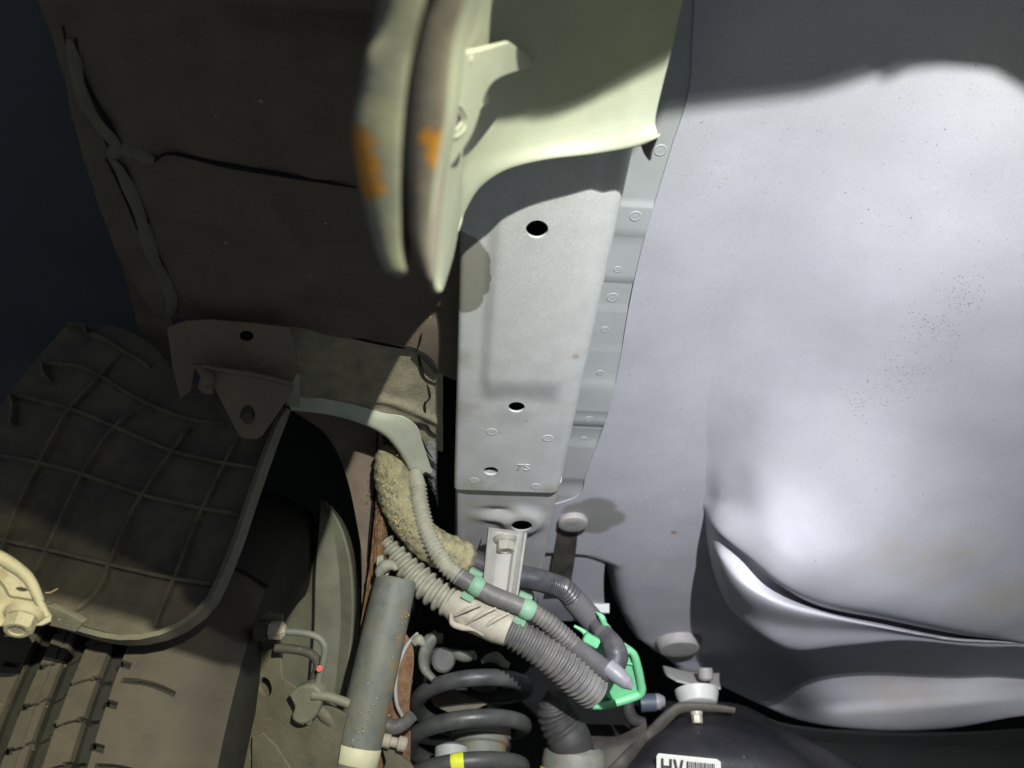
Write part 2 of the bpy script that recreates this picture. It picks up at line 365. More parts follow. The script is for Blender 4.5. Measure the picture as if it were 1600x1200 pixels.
def cut(o, cutters):
    """boolean difference, applied at once; the cutters are removed"""
    for cme in cutters:
        c = bpy.data.objects.new('cut', cme); COL.objects.link(c)
        md = o.modifiers.new('b', 'BOOLEAN'); md.operation = 'DIFFERENCE'; md.object = c; md.solver = 'EXACT'
        bpy.context.view_layer.update()
        me = bpy.data.meshes.new_from_object(o.evaluated_get(bpy.context.evaluated_depsgraph_get()))
        o.modifiers.clear(); old = o.data; o.data = me; bpy.data.meshes.remove(old); bpy.data.objects.remove(c)
    smooth(o.data, 40)
def cyl(org, axis, r, h, seg=32, rx=None):
    a = Vector(axis).normalized(); bm = bmesh.new()
    bmesh.ops.create_cone(bm, cap_ends=True, segments=seg, radius1=r, radius2=r, depth=h)
    me = bpy.data.meshes.new('cut'); bm.to_mesh(me); bm.free()
    if rx: me.transform(Matrix.Diagonal((rx, 1, 1, 1)))
    me.transform(Matrix.Translation(Vector(org)) @ a.to_track_quat('Z', 'Y').to_matrix().to_4x4()); return me
def proj(P):
    P = np.asarray(P, float); d = P @ FW
    return 800+FPX*(P @ RT)/d, 600-FPX*(P @ UP)/d
WELD = {}
def weld(p, r, m, parent, n=(0, 0, -1), name='spot_weld'):
    """shallow ring left by a spot weld; alike welds share one mesh"""
    key = (round(r, 4), m.name)
    if key not in WELD:
        prof = [(r*1.25, .0006), (r*1.12, -.0001), (r, -.00024), (r*.90, -.0001), (r*.8, .0000), (r*.35, -.0001), (r*.05, -.0002)]
        seg = 22
        V = [[rr*math.cos(2*PI*s/seg), rr*math.sin(2*PI*s/seg), -hh*-1] for rr, hh in prof for s in range(seg)]
        F = [[k*seg+s, (k+1)*seg+s, (k+1)*seg+(s+1) % seg, k*seg+(s+1) % seg] for k in range(len(prof)-1) for s in range(seg)]
        F.append([(len(prof)-1)*seg+s for s in range(seg)])
        me = bpy.data.meshes.new('spot_weld'); me.from_pydata(V, [], F); smooth(me, 60); me.materials.append(m); WELD[key] = me
    o = bpy.data.objects.new(name, WELD[key]); COL.objects.link(o); o.parent = parent
    o.location = Vector(p)-Vector(OFF[parent.name]); return o

# ================================================================== LARGE STRUCTURE
HR = .40                                            # underside of the frame rail above the lens
# ---- panels closing the far side of the wheel arch, unlit depth painted black
bk = empty('unlit_depth_panels', (0, 1.5, .3), 'rear underbody painted black for unlit depth far behind the spring', 'underbody')
sheet('rear_shade_panel', [[(-1.6, 1.62, .95), (0, 1.62, .95), (2.2, 1.62, .95)], [(-1.6, 1.62, -.4), (0, 1.62, -.4), (2.2, 1.62, -.4)]], M['void'], bk, 8, 8, .004)
sheet('upper_shade_panel', [[(-1.6, -.5, .75), (0, -.5, .75), (2.2, -.5, .75)], [(-1.6, 1.61, .75), (0, 1.61, .75), (2.2, 1.61, .75)]], M['void'], bk, 8, 8, .004)
sheet('axle_shade_panel', [[(-.1, 1.12, .33), (.4, 1.12, .33), (1.6, 1.12, .33)], [(-.1, 1.08, .27), (.4, 1.08, .27), (1.6, 1.08, .27)], [(-.1, 1.12, .0), (.4, 1.12, .0), (1.6, 1.12, .0)]], M['void'], bk, 8, 20, .004)
sheet('arch_shade_panel', [[(-.075, .50, .74), (-.075, .95, .74), (-.075, 1.6, .74)], [(-.075, .62, .45), (-.075, .95, .45), (-.075, 1.6, .45)]], M['void'], bk, 8, 8, .003)

# ---- frame rail
rail = empty('frame_rail', (.04, .36, HR), 'straight light grey frame rail with three holes running back to the spring', 'frame rail')
XL, XR = -.0113, .0912
def arc(cx, ch, r, a0, a1, n): return [(cx+r*math.cos(a), ch+r*math.sin(a)) for a in np.linspace(a0, a1, n)]
prof = [(XL, .462), (XL, .43), (XL, .412)]+arc(XL+.004, HR+.004, .004, PI, 1.5*PI, 6)
prof += [(x, HR) for x in np.linspace(XL+.006, XR-.013, 44)]+arc(XR-.010, HR+.010, .010, 1.5*PI, 2*PI, 10)+[(XR, .43), (XR, .448)]
ys = np.r_[np.linspace(.05, .44, 40), np.linspace(.445, .52, 22), np.linspace(.53, .6362, 12)]
yA, yB = Z(820, 585, HR)[1], Z(820, 632, HR)[1]
xa, xb = Z(752, 480, HR)[0], Z(776, 480, HR)[0]
xc, xd = Z(884, 480, HR)[0], Z(912, 480, HR)[0]
G = []
for y in ys:
    row = []
    for x, h in prof:
        b = .0042*sstep(x, xa, xb)*(1-sstep(x, xc, xd))*(1-sstep(y, yA, yB))
        b += .0010*math.exp(-((x-Z(807, 638, HR)[0])**2+(y-Z(807, 638, HR)[1])**2)/.018**2)
        hh = h-(b if h < HR+.003 else 0)
        row.append((x, y, hh))
    G.append(row)
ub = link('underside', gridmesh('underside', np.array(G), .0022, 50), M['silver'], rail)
cuts = []
for (cx, cy, wpx) in [(839, 355, 17.5), (807, 638, 13), (767, 739, 11.5)]:
    p = Z(cx, cy, HR-.002); r = wpx*(p @ FW)/FPX
    cuts.append(cyl(p, (0, 0, 1), r, .012))
cut(ub, cuts)
p3 = Z(767, 738.5, HR)
sheet('inner_plate', [[(XL+.004, p3[1]+.0005, HR+.0026), (XR-.02, p3[1]+.0005, HR+.0026)], [(XL+.004, .634, HR+.0026), (XR-.02, .634, HR+.0026)]], M['silver'], rail, 6, 6, .0015)
M['silver_rail'] = M['silver'].copy(); ub.data.materials[0] = M['silver_rail']
blobs(M['silver_rail'], OFF['underside'], [(Z(x, y, HR), r) for x, y, r in ((712, 400, .022), (728, 420, .018), (738, 445, .013), (722, 465, .016), (741, 405, .012), (745, 430, .011))], (.21, .205, .165), .12, .10, 200, .9)
blobs(M['silver_rail'], OFF['underside'], [(Z(900, 557, HR), .004)], (.36, .25, .13), .6, .3, 300, .6)
blobs(M['silver_rail'], OFF['underside'], [(Z(712, 640, HR), .03), (Z(716, 560, HR), .02), (Z(740, 765, HR), .03), (Z(860, 770, HR), .02)], (.34, .32, .25), 1.1, .7, 60, .7)
for (cx, cy, r) in [(768, 675, .0042), (856, 685, .0042), (741, 751, .004), (837, 760, .004)]:
    weld(Z(cx, cy, HR-.0002), r, M['silver'], rail)
def stamp(txt, pos, size, parent, m, depth=.0005):
    cu = bpy.data.curves.new('stamp', 'FONT'); cu.body = txt; cu.size = size; cu.extrude = depth; cu.bevel_depth = .0002
    o = bpy.data.objects.new('tmp', cu); COL.objects.link(o); bpy.context.view_layer.update()
    me = bpy.data.meshes.new_from_object(o.evaluated_get(bpy.context.evaluated_depsgraph_get())); bpy.data.objects.remove(o)
    me.transform(Matrix([[1, 0, 0, pos[0]], [0, -1, 0, pos[1]], [0, 0, -1, pos[2]], [0, 0, 0, 1]])); me.materials.clear()
    return link('stamped_mark', me, m, parent)
stamp('7S', Z(806, 734, HR-.0001), .0135, rail, M['silver'], .00025)

# rear section, tucked a few millimetres above the main underside
HE = HR+.0045
rows = []
for yy in (755, 790, 820, 850, 880, 920, 960):
    xr = np.interp(yy, [755, 775, 890, 960], [878, 871, 848, 836])
    rows.append([(Z(711, 755, HE)[0], Z(780, yy, HE)[1], HE+.03)]+[tuple(Z(x, yy, HE)) for x in (714, 730, 780, xr-4)]+[tuple(Z(xr, yy, HE)+np.array([0, 0, .003]))]+[tuple(Z(xr, yy, HE)+np.array([.001, 0, .03]))])
pe = Z(815, 814, HE)
pg = Z(780, 798, HE); pg2 = Z(768, 804, HE)
def dsp(G):
    G = G.copy(); x, y = G[..., 0]-pe[0], G[..., 1]-pe[1]
    r = np.sqrt((x/.027)**2+(y/.030)**2)
    low = G[..., 2] < HE+.002
    bump = .0055*np.exp(-np.clip(r-.55, 0, 9)**2/.09)
    x1, y1 = G[..., 0]-pg[0], G[..., 1]-pg[1]
    bump -= .0035*np.exp(-(x1/.017)**2-((y1)/.005)**2)
    bump += .003*np.exp(-((x1+.006)/.014)**2-((y1-.015)/.006)**2)
    G[..., 2] -= np.where(low, bump, 0); return G
# denser grid for the pressed beads
Gs = loft(rows, 90, 90); Gs = dsp(Gs)
rs = link('rear_section', gridmesh('rear_section', Gs, .002, 60), M['silver_darker'], rail)
cut(rs, [cyl(pe, (0, 0, 1), 16.5*(pe @ FW)/FPX, .05)])

# ---- floor pan right of the rail
floor = empty('floor_pan', (.5, .6, .45), 'smooth grey painted floor panel with a bulging well on the right of the rail', 'floor panel')
HF = .449
SEAM = [(1090, -80), (1077, 142), (1051, 225), (1025, 311), (1000, 400), (986, 461), (972, 545), (961, 606), (945, 667), (932, 697), (912, 751), (903, 775)]
rows = []
def seamx(y): return np.interp(y, [q[1] for q in SEAM], [q[0] for q in SEAM])
for y in (-130, -40, 60, 142, 225, 311, 400, 480, 560, 640, 697, 740, 775):
    rows.append([tuple(Z(x, y, HF)) for x in (seamx(y), 1150, 1500, 2100)])
for lx, y, ry in ((838, 800, 802), (838, 835, 836), (845, 862, 862), (905, 868, 873), (944, 887, 890), (951, 920, 925), (963, 965, 970), (983, 1003, 1020), (1010, 1027, 1060)):
    rows.append([tuple(Z(lx, y, HF)), tuple(Z(1150, y+ (ry-y)*.3, HF)), tuple(Z(1500, ry, HF)), tuple(Z(2100, ry, HF))])
last = [(1042, 1043), (1125, 1060), (1250, 1090), (1360, 1100), (1480, 1100), (1600, 1085), (2100, 1050)]
rows.append([tuple(Z(x, y, HF)) for x, y in last])
rows.append([tuple(Z(x, y, HF)+np.array([0, .006, .03])) for x, y in last])
def fdisp(G):
    G = G.copy(); px, py = proj(G)
    # turn the free left edge up behind the brake hoses
    G[..., 2] += np.where(py > 780, .035*np.clip(1-(px-np.interp(py, [780, 832, 862, 868, 887, 965, 1003, 1043], [830, 832, 842, 900, 940, 960, 980, 1040]))/26, 0, 1)**2, 0)*sstep(py, 862, 900)
    return G
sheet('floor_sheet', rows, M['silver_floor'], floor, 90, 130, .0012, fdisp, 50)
# stepped seam flange between the rail and the floor sheet
st = [(-120, 0), (318, 0), (322, -.002), (362, -.002), (372, .0), (440, .0), (444, .0022), (478, .0022), (487, .0006), (541, .0006), (549, -.0006), (592, -.0006), (602, -.0026), (641, -.0026), (645, -.0008), (664, -.0008), (666, .0012), (671, .0012), (673, .002), (690, .002), (697, -.0004), (750, -.0004), (753, .0016), (768, .0016), (774, -.0004), (800, -.0004)]
G = []
for y, dz in sorted(st+[(y, float(np.interp(y, [a for a, b in st], [b for a, b in st]))) for y in range(-110, 800, 15)]):
    a = Z(seamx(min(y, 775))+3, y, HF+.0022); G.append([(x, a[1], HF+.0015+dz*.55) for x in np.linspace(.080, a[0], 8)])
link('seam_flange', gridmesh('seam_flange', np.array(G), .0015, 30), M['silver_flange'], floor)
for cx, cy, r in [(1032, 235, .0045), (993, 338, .0045), (957, 465, .005), (945, 515, .0035), (938, 583, .0035), (920, 655, .004), (912, 686, .0035), (965, 421, .003)]:
    dz = float(np.interp(cy, [a for a, b in st], [b for a, b in st])); weld(Z(cx, cy, HF+.0013+dz*.55), r*.85, M['silver_flange'], floor)
# little side panel between the rail end and the floor, with its rubber plug and dark channel
sp = empty('inner_side_panel', tuple(Z(900, 860, .46)), 'small grey inner panel with a raised oval plug beside the rail end', 'body panel')
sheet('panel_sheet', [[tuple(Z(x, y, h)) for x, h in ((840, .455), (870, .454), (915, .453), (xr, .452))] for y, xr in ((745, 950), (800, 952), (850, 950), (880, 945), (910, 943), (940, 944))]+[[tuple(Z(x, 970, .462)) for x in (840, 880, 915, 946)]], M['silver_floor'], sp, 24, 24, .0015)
0
sheet('channel', [[tuple(Z(x, y, .4476)) for x in (a, b)] for y, a, b in ((826, 872, 903), (860, 866, 900), (905, 858, 893), (930, 852, 888))], M['dusty_black'], sp, 8, 10, .0012)
c = Z(895, 812, .449); q = Vector((0, 0, -1))
revolve('plug', [(.0165, 0), (.0175, .003), (.0165, .007), (.013, .0085), (.004, .0078)], M['plug'], sp, 30, tuple(c), (0, 0, -1))
sheet('ledge', [[tuple(Yp(x, y, 1.0)) for x in (905, 952)] for y in (943, 957)], M['silver'], sp, 4, 4, .003)

# ---- bulging well
WL = [
 [(1330, -90, .452), (1420, -90, .446), (1600, -90, .435), (1900, -90, .43), (2300, -90, .43)],
 [(1225, 150, .452), (1330, 150, .4455), (1450, 150, .431), (1620, 150, .411), (2200, 150, .40)],
 [(1180, 300, .452), (1275, 300, .4445), (1400, 300, .427), (1620, 300, .400), (2200, 300, .393)],
 [(1130, 450, .452), (1225, 450, .4435), (1350, 450, .418), (1620, 450, .388), (2200, 450, .384)],
 [(1095, 590, .452), (1190, 590, .443), (1330, 590, .413), (1620, 600, .380), (2200, 600, .377)],
 [(1087, 700, .452), (1155, 700, .438), (1285, 705, .402), (1620, 740, .369), (2200, 760, .367)],
 [(1092, 775, .452), (1130, 780, .432), (1250, 800, .380), (1600, 880, .356), (2200, 950, .354)],
 [(1100, 800, .45), (1125, 832, .405), (1169, 867, .376), (1217, 905, .352), (1281, 935, .345), (1375, 954, .340), (1487, 978, .336), (1585, 999, .336), (1900, 1060, .336)],
 [(1100, 806, .452), (1126, 838, .408), (1171, 873, .384), (1213, 912, .371), (1279, 950, .365), (1375, 969, .360), (1487, 991, .355), (1588, 1003, .341), (1900, 1063, .341)],
 [(1101, 830, .452), (1124, 868, .395), (1157, 909, .366), (1210, 939, .345), (1281, 958, .340), (1375, 978, .339), (1487, 998, .338), (1595, 1006, .337), (1900, 1066, .338)],
 [(1106, 860, .45), (1124, 910, .402), (1150, 950, .374), (1195, 972, .350), (1260, 982, .3420), (1375, 988, .3405), (1487, 1002, .3385), (1598, 1008, .338), (1900, 1068, .339)],
 [(1110, 880, .452), (1124, 918, .415), (1142, 952, .388), (1188, 991, .355), (1240, 1016, .343), (1310, 1010, .341), (1412, 1001, .340), (1544, 1011, .338), (1605, 1010, .338), (1900, 1075, .339)],
]
def wh(h, y): return h
rows = [[tuple(Z(x, y, wh(h, y))) for x, y, h in r] for r in [[(a[0], a[1], .4502), (a[0]*.62+b[0]*.38, a[1]*.62+b[1]*.38, .4502*.86+b[2]*.14)]+r_ if i < 7 else [a]+[b]+r_[0:] for i, (a, b, r_) in enumerate([(q[0], q[1], q[1:] if j < 7 else q[2:]) for j, q in enumerate(WL)])]]
rows.append([(a, b+.012, c+.03) for a, b, c in rows[-1]])
def wdisp(G):
    G = G.copy(); px, py = proj(G)
    we = (1-sstep(py-np.interp(px, [1100, 1217, 1281, 1375, 1487, 1585, 1900], [780, 890, 925, 950, 976, 998, 1060]), -110, -25))*np.maximum(sstep(px, 1150, 1290), 1-sstep(py, 560, 720)); we = we[1:-1, 1:-1, None]*.5
    for _ in range(150):
        av = (G[:-2, 1:-1]+G[2:, 1:-1]+G[1:-1, :-2]+G[1:-1, 2:])/4; G[1:-1, 1:-1] += we*(av-G[1:-1, 1:-1])
    def ridge(x0, y0, x1, y1, wd, amp, la=1.0):
        dx, dy = x1-x0, y1-y0; L = math.hypot(dx, dy); t = ((px-x0)*dx+(py-y0)*dy)/L/L; d = ((px-x0)*dy-(py-y0)*dx)/L
        return amp*np.exp(-(d/wd)**2)*np.exp(-((t-.5)/(.62*la))**4)
    m = sstep(px, 1120, 1200)*(1-sstep(py, 880+.12*(px-1150), 930+.12*(px-1150)))
    G[..., 2] -= m*(ridge(1215, 690, 1480, 850, 70, .0016)-ridge(1320, 640, 1640, 760, 70, .0015)+ridge(1560, 870, 1700, 760, 70, .003))
    return G
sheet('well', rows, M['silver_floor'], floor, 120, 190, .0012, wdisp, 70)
RR = [[(1106, 850, .452), (1150, 930, .44), (1240, 990, .412), (1400, 985, .402), (1600, 990, .398), (2100, 1040, .398)],
 [(1110, 930, .4495), (1170, 1000, .434), (1260, 1030, .394), (1400, 1030, .387), (1600, 1025, .385), (2100, 1060, .385)],
 [(1114, 1010, .4495), (1190, 1050, .43), (1280, 1060, .382), (1400, 1060, .375), (1600, 1056, .372), (2100, 1075, .372)],
 [(1118, 1050, .4495), (1200, 1078, .424), (1290, 1090, .368), (1400, 1088, .358), (1600, 1075, .356), (2100, 1080, .356)],
 [(1120, 1062, .449), (1210, 1098, .418), (1300, 1115, .352), (1390, 1115, .341), (1600, 1096, .340), (2100, 1085, .340)],
 [(1121, 1068, .449), (1215, 1112, .412), (1290, 1133, .350), (1380, 1141, .332), (1480, 1138, .330), (1600, 1118, .329), (2100, 1090, .329)]]
blobs(M['silver_floor'], OFF['floor_sheet'], [(Z(x, y, HF), r) for x, y, r in ((905, 800, .024), (930, 795, .028), (950, 810, .024), (930, 820, .024))], (.20, .195, .18), .35, .12, 90, .85)  # round shadow by the rail end, painted into the floor colour
blobs(M['silver_floor'], OFF['floor_sheet'], [(Z(x, y, .40), r) for x, y, r in ((1410, 590, .04), (1460, 510, .035), (1350, 640, .035), (1500, 460, .03))], (.09, .085, .09), 1.4, .6, 60, .42, specks=(520, .24, (1, 1.8, 1)))
blobs(M['silver_floor'], OFF['floor_sheet'], [(Z(x, y, .44), r) for x, y, r in ((1040, 900, .10), (1030, 780, .05), (1000, 980, .05))], (.50, .46, .38), 1.2, .5, 40, .5, specks=(300, .3, (1, .35, 1)))
blobs(M['silver_floor'], OFF['floor_sheet'], [(Z(x, y, .35), r) for x, y, r in ((1480, 880, .06), (1560, 930, .07), (1400, 870, .04), (1420, 1090, .1))], (.40, .33, .22), 1.2, .8, 55, .4)
blobs(M['silver_floor'], OFF['floor_sheet'], [(Z(x, y, .449), r) for x, y, r in ((1053, 832, .005), (1390, 188, .0025), (1305, 290, .0025), (1253, 243, .002), (1540, 960, .004))], (.34, .18, .08), .5, .4, 400, .9)
rows = [[tuple(Z(*q)) for q in r] for r in RR]; rows.append([(a, b+.01, c+.05) for a, b, c in rows[-1]])
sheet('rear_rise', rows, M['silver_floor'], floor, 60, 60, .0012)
c = Z(1060, 1010, HF-.008)
fp = revolve('floor_plug', [(.030, -.006), (.034, -.004), (.0345, 0), (.031, .009), (.0285, .012), (.026, .0125), (.004, .0115)], M['plug'], floor, 34, tuple(Z(1060, 1003, HF-.001)), (0, 0, -1))

# ---- left dark underfloor with its seam sealer
lf = empty('sill_underfloor', (-.12, .4, .44), 'dark undercoated floor of the sill left of the rail', 'floor panel')
HL = .434
rows = []
EDGE = [(40, -60), (60, 0), (95, 100), (130, 250), (185, 400), (232, 480), (262, 540)]
for y in (-60, 0, 100, 200, 300, 400, 445):
    xl = np.interp(y, [q[1] for q in EDGE], [q[0] for q in EDGE])
    rows.append([tuple(Z(xl, y, HL-.002)), tuple(Z(xl+40, y, HL)), tuple(Z(350, y, HL)), tuple(Z(550, y, HL)), tuple(Z(725, y, HL))])
rows.append([tuple(Z(x, y, HL+.0005)) for x, y in ((240, 490), (300, 500), (450, 510), (520, 524), (560, 530), (600, 536), (652, 545), (684, 583), (735, 600))])
def ldisp(G):
    G = G.copy(); px, py = proj(G)
    G[..., 2] -= .006*np.exp(-((py-(80+.10*(px-350)))/22)**2)*sstep(px, 330, 430)
    G[..., 2] += .007*np.exp(-((py-(25+.08*(px-350)))/16)**2)*sstep(px, 330, 430)
    G[..., 2] -= .002*np.exp(-((py-(455+.07*(px-450)))/8)**2)*sstep(px, 430, 470)
    G[..., 2] += .003*np.exp(-((py-(480+.07*(px-450)))/10)**2)*sstep(px, 430, 470)
    k = np.sin(px*.05+py*.031)*np.sin(px*.021-py*.043)
    G[..., 2] += .0014*k; G[..., 2] -= .003*np.exp(-((py-(340+.1*(px-300)))/14)**2)*sstep(px, 230, 330); return G
sheet('front_sheet', rows, M['undercoat'], lf, 80, 110, .003, ldisp)
rows = [[tuple(Z(x, y, h)) for x, y, h in r] for r in [
 [(440, 490, .440), (520, 508, .440), (600, 522, .440), (652, 535, .440), (690, 560, .440), (692, 580, .440)],
 [(452, 560, .440), (520, 565, .440), (600, 580, .440), (652, 600, .440), (688, 610, .440), (692, 620, .440)],
 [(452, 600, .438), (520, 606, .438), (575, 615, .438), (620, 640, .439), (660, 665, .440), (684, 680, .441), (692, 690, .441)],
 [(446, 634, .436), (515, 640, .436), (570, 652, .436), (612, 676, .437), (650, 700, .440), (684, 704, .443), (692, 706, .443)]]]
def ldisp2(G):
    G = G.copy(); px, py = proj(G)
    G[..., 2] += .0008*np.sin(px*.09+py*.05)*np.sin(px*.05-py*.08)
    G[..., 2] -= .003*np.exp(-((py-(615+.0016*(px-520)**2*(px > 520)))/7)**2); return G
sheet('rear_sheet', rows, M['undercoat_dirty'], lf, 60, 50, .002, ldisp2)
for pts in ([(108, 60), (118, 110), (132, 160), (155, 195), (178, 222), (186, 240)], [(172, 245), (185, 262), (204, 300), (222, 345), (238, 400), (258, 440), (268, 470), (266, 492)], [(168, 243), (190, 232), (215, 240), (240, 252)]):
    tube('seam_sealer', [tuple(Z(x, y, HL-.0015)) for x, y in pts], [.002, .0052, .0040, .0056, .0044, .0052, .003], M['sealer'], lf, 60, 10, sq=.4)
def crack(pts, r=.0012, parent=lf, h=HL-.0012, name='crack', m='groove'):
    return tube(name, [tuple(Z(x, y, h)) for x, y in pts], [r*.5, r, r*1.1, r*.9, r*.4], M[m], parent, 36, 6)
crack([(240, 251), (262, 240), (300, 246), (350, 258), (420, 270), (500, 283), (556, 293)], .0016)
crack([(118, 60), (128, 112), (150, 160), (175, 200), (190, 232)], .0011)
crack([(98, 40), (112, 110), (140, 170), (160, 210), (172, 240)], .0009)
crack([(165, 248), (180, 275), (200, 320), (215, 360)], .0009); crack([(195, 258), (215, 310), (232, 350), (248, 400), (266, 440)], .0009)
crack([(545, 527), (580, 534), (610, 540), (648, 547)], .0013, h=HL+.001)
crack([(648, 547), (660, 553), (672, 566), (683, 583)], .0030, h=HL+.0005)
HL2 = .4385
crack([(653, 548), (655, 562), (659, 580), (666, 593), (682, 600)], .0011, h=HL2)
crack([(659, 520), (656, 535), (652, 546)], .0008, h=HL-.0018)
crack([(664, 628), (664, 642), (672, 650), (682, 656)], .0014, h=HL2+.001); crack([(664, 630), (672, 620), (668, 600)], .0007, h=HL2); crack([(625, 659), (645, 661), (665, 665), (672, 674), (683, 682)], .0015, h=HL2)

# arch flange, torn at its end
ar = empty('arch_flange', tuple(Z(600, 670, .43)), 'pale primer wheel arch flange curving down under the cracked undercoat', 'arch flange')
rows = [[tuple(Z(x, y, .4355)) for x, y in ((440, 618), (500, 622), (560, 634), (600, 646), (630, 652), (652, 668), (660, 690), (668, 715), (676, 738))],
        [tuple(Z(x, y, .432)) for x, y in ((450, 630), (510, 636), (562, 647), (600, 660), (626, 680), (640, 702), (650, 722), (658, 734), (664, 742))],
        [tuple(Z(x, y, .431)) for x, y in ((455, 641), (515, 648), (560, 660), (598, 678), (620, 700), (634, 722), (642, 738), (650, 743), (660, 745))],
        [tuple(Z(x, y, .45)) for x, y in ((455, 637), (515, 644), (560, 656), (598, 674), (618, 696), (632, 718), (641, 734), (650, 741), (662, 744))]]
sheet('flange', rows, M['cream_flange'], ar, 50, 24, .0015)
rows = [[tuple(Z(x, y, .442)) for x, y in ((645, 655), (664, 664), (685, 678))], [tuple(Z(x, y, .441)) for x, y in ((655, 685), (668, 688), (683, 690))], [tuple(Z(x, y, .441)) for x, y in ((658, 700), (672, 715), (683, 715))],
        [tuple(Z(x, y, .442)) for x, y in ((664, 735), (674, 740), (682, 750))], [tuple(Z(x, y, .444)) for x, y in ((676, 765), (680, 775), (684, 792))]]
sheet('flange_end', rows, M['silver_darker'], ar, 14, 34, .0015, lambda G: G+np.array([0, 0, 1.0])*(.0006*np.sin(G[..., 1:2]*410)*np.sin(G[..., 0:1]*330+G[..., 1:2]*200)))
crack([(652, 672), (660, 690), (668, 705), (676, 716)], .0012, ar, .437, 'crack'); crack([(664, 730), (670, 742), (680, 750)], .0012, ar, .4375); crack([(668, 718), (676, 722), (683, 730)], .0008, ar, .4385); crack([(668, 752), (676, 762), (682, 770)], .0009, ar, .4395)
crack([(652, 740), (658, 744), (666, 740), (674, 750)], .0016, ar, .4295)
# dusty yellow tab at the flange corner
sheet('corner_tab', [[tuple(Z(x, y, .428)) for x in (452, 468)] for y in (585, 612, 636)], M['cream'], ar, 6, 8, .0012)

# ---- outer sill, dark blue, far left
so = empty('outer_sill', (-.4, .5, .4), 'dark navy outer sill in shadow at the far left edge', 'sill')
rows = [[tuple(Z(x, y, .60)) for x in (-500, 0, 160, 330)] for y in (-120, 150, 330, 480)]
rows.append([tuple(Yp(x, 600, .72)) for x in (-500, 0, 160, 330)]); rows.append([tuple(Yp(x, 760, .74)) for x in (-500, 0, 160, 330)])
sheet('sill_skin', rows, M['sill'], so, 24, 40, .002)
# second step of the sill beside the liner
sheet('sill_return', [[tuple(Z(x, y, .47)) for x, y in r] for r in (((185, 395), (215, 440), (262, 470)), ((200, 450), (235, 500), (275, 540)), ((215, 510), (250, 570), (285, 620)))], M['undercoat'], so, 10, 12, .002)

# ---- saddle bracket and jacking plates
sb = empty('saddle_bracket', tuple(Z(880, 150, .38)), 'flared pale saddle bracket wrapped under the front of the rail', 'bracket')
rows = [[tuple(Z(x, y, h)) for x, y, h in r] for r in [
 [(740, -110, .33), (800, -110, .365), (940, -110, .386), (1100, -110, .390)],
 [(725, -20, .33), (790, -20, .362), (920, -20, .384), (1072, -20, .389)],
 [(715, 80, .325), (775, 80, .358), (900, 80, .386), (1050, 75, .3885)],
 [(708, 160, .318), (762, 150, .354), (880, 145, .3845), (1036, 130, .3875)],
 [(704, 240, .310), (752, 210, .351), (860, 195, .381), (1025, 178, .3852)],
 [(704, 310, .302), (742, 250, .3475), (855, 226, .3775), (1024, 198, .383)],
 [(708, 380, .296), (728, 328, .334), (750, 293, .350), (790, 266, .362), (850, 250, .3720), (930, 240, .377), (1000, 227, .379), (1031, 213, .377)],
]]
rows.append([(a, b+.002, c+.006) for a, b, c in rows[-1]])
def sdisp(G):
    G = G.copy(); px, py = proj(G)
    return G
sheet('saddle', rows, M['cream'], sb, 70, 70, .0022, sdisp, 60)
# small dark sheet standing in for the shadow tail under the saddle corner
sheet('shadow_tail', [[tuple(Z(x, y, h)) for x, y, h in r] for r in [[(1000, 224, .380), (1018, 222, .381), (1028, 216, .381)], [(1006, 240, .388), (1014, 246, .389), (1020, 236, .389)], [(1013, 250, .395), (1016, 251, .395), (1018, 247, .395)]]], M['dusty_black'], sb, 8, 8, .002)

jk = empty('jacking_plate', tuple(Z(660, 200, .23)), 'pair of rusty hanging jacking plates with a rounded lower edge close to the lens', 'jacking plate')
HJ = .173
def jack(name, left, right, m, up, tip=None):
    n = 46; A = crv([tuple(Z(x, y, HJ)) for x, y in left], n); B = crv([tuple(Z(x, y, HJ)) for x, y in right], n)
    rows = []
    for k in range(n):
        a, b = A[k], B[k]; c = (a+b)/2; row = [a+np.array([0, 0, up])]+[a+np.array([.0, 0, .04])]
        w = np.linalg.norm(b-a)
        for t in np.linspace(0, PI, 9):
            ct, sn = math.cos(t), math.sin(t); p = c-(b-a)/2*math.copysign(abs(ct)**.5, ct)*(1 if abs(ct) > 1e-6 else 0); p = p+np.array([0, 0, .005-.005*max(sn, 0)**.5]); row.append(p)
        row += [b+np.array([0, 0, .04]), b+np.array([0, 0, up])]; rows.append(row)
    r0 = [np.array([p[0], -.22, p[2]]) for p in rows[0]]; rows = [r0]+rows
    # close both ends
    for e in (0, -1):
        c = np.mean([rows[e][i] for i in range(2, 11)], axis=0); y = -.004 if e == 0 else .004
        r2 = [np.array([c[0]*.7+p[0]*.3, p[1]+y, p[2]+.003]) for p in rows[e]]
        rows = [r2]+rows if e == 0 else rows+[r2]
    G = np.array(rows)
    return link(name, gridmesh(name, G, .0004, 60), m, jk)
JO = jack('outer_plate', [(618, -90), (604, 0), (592, 50), (570, 95), (560, 150), (549, 195), (552, 250), (566, 320), (584, 390), (598, 425)],
     [(686, -90), (668, 0), (652, 60), (641, 110), (634, 190), (630, 270), (629, 340), (630, 390), (638, 430)], M['jack'], .20)
JI = jack('inner_plate', [(692, -90), (675, 0), (656, 60), (643, 120), (635, 200), (633, 260), (636, 320), (641, 380), (664, 436)],
     [(752, -90), (728, 0), (712, 50), (704, 110), (697, 180), (684, 250), (676, 310), (672, 370), (680, 446)], M['jack_in'], .10)
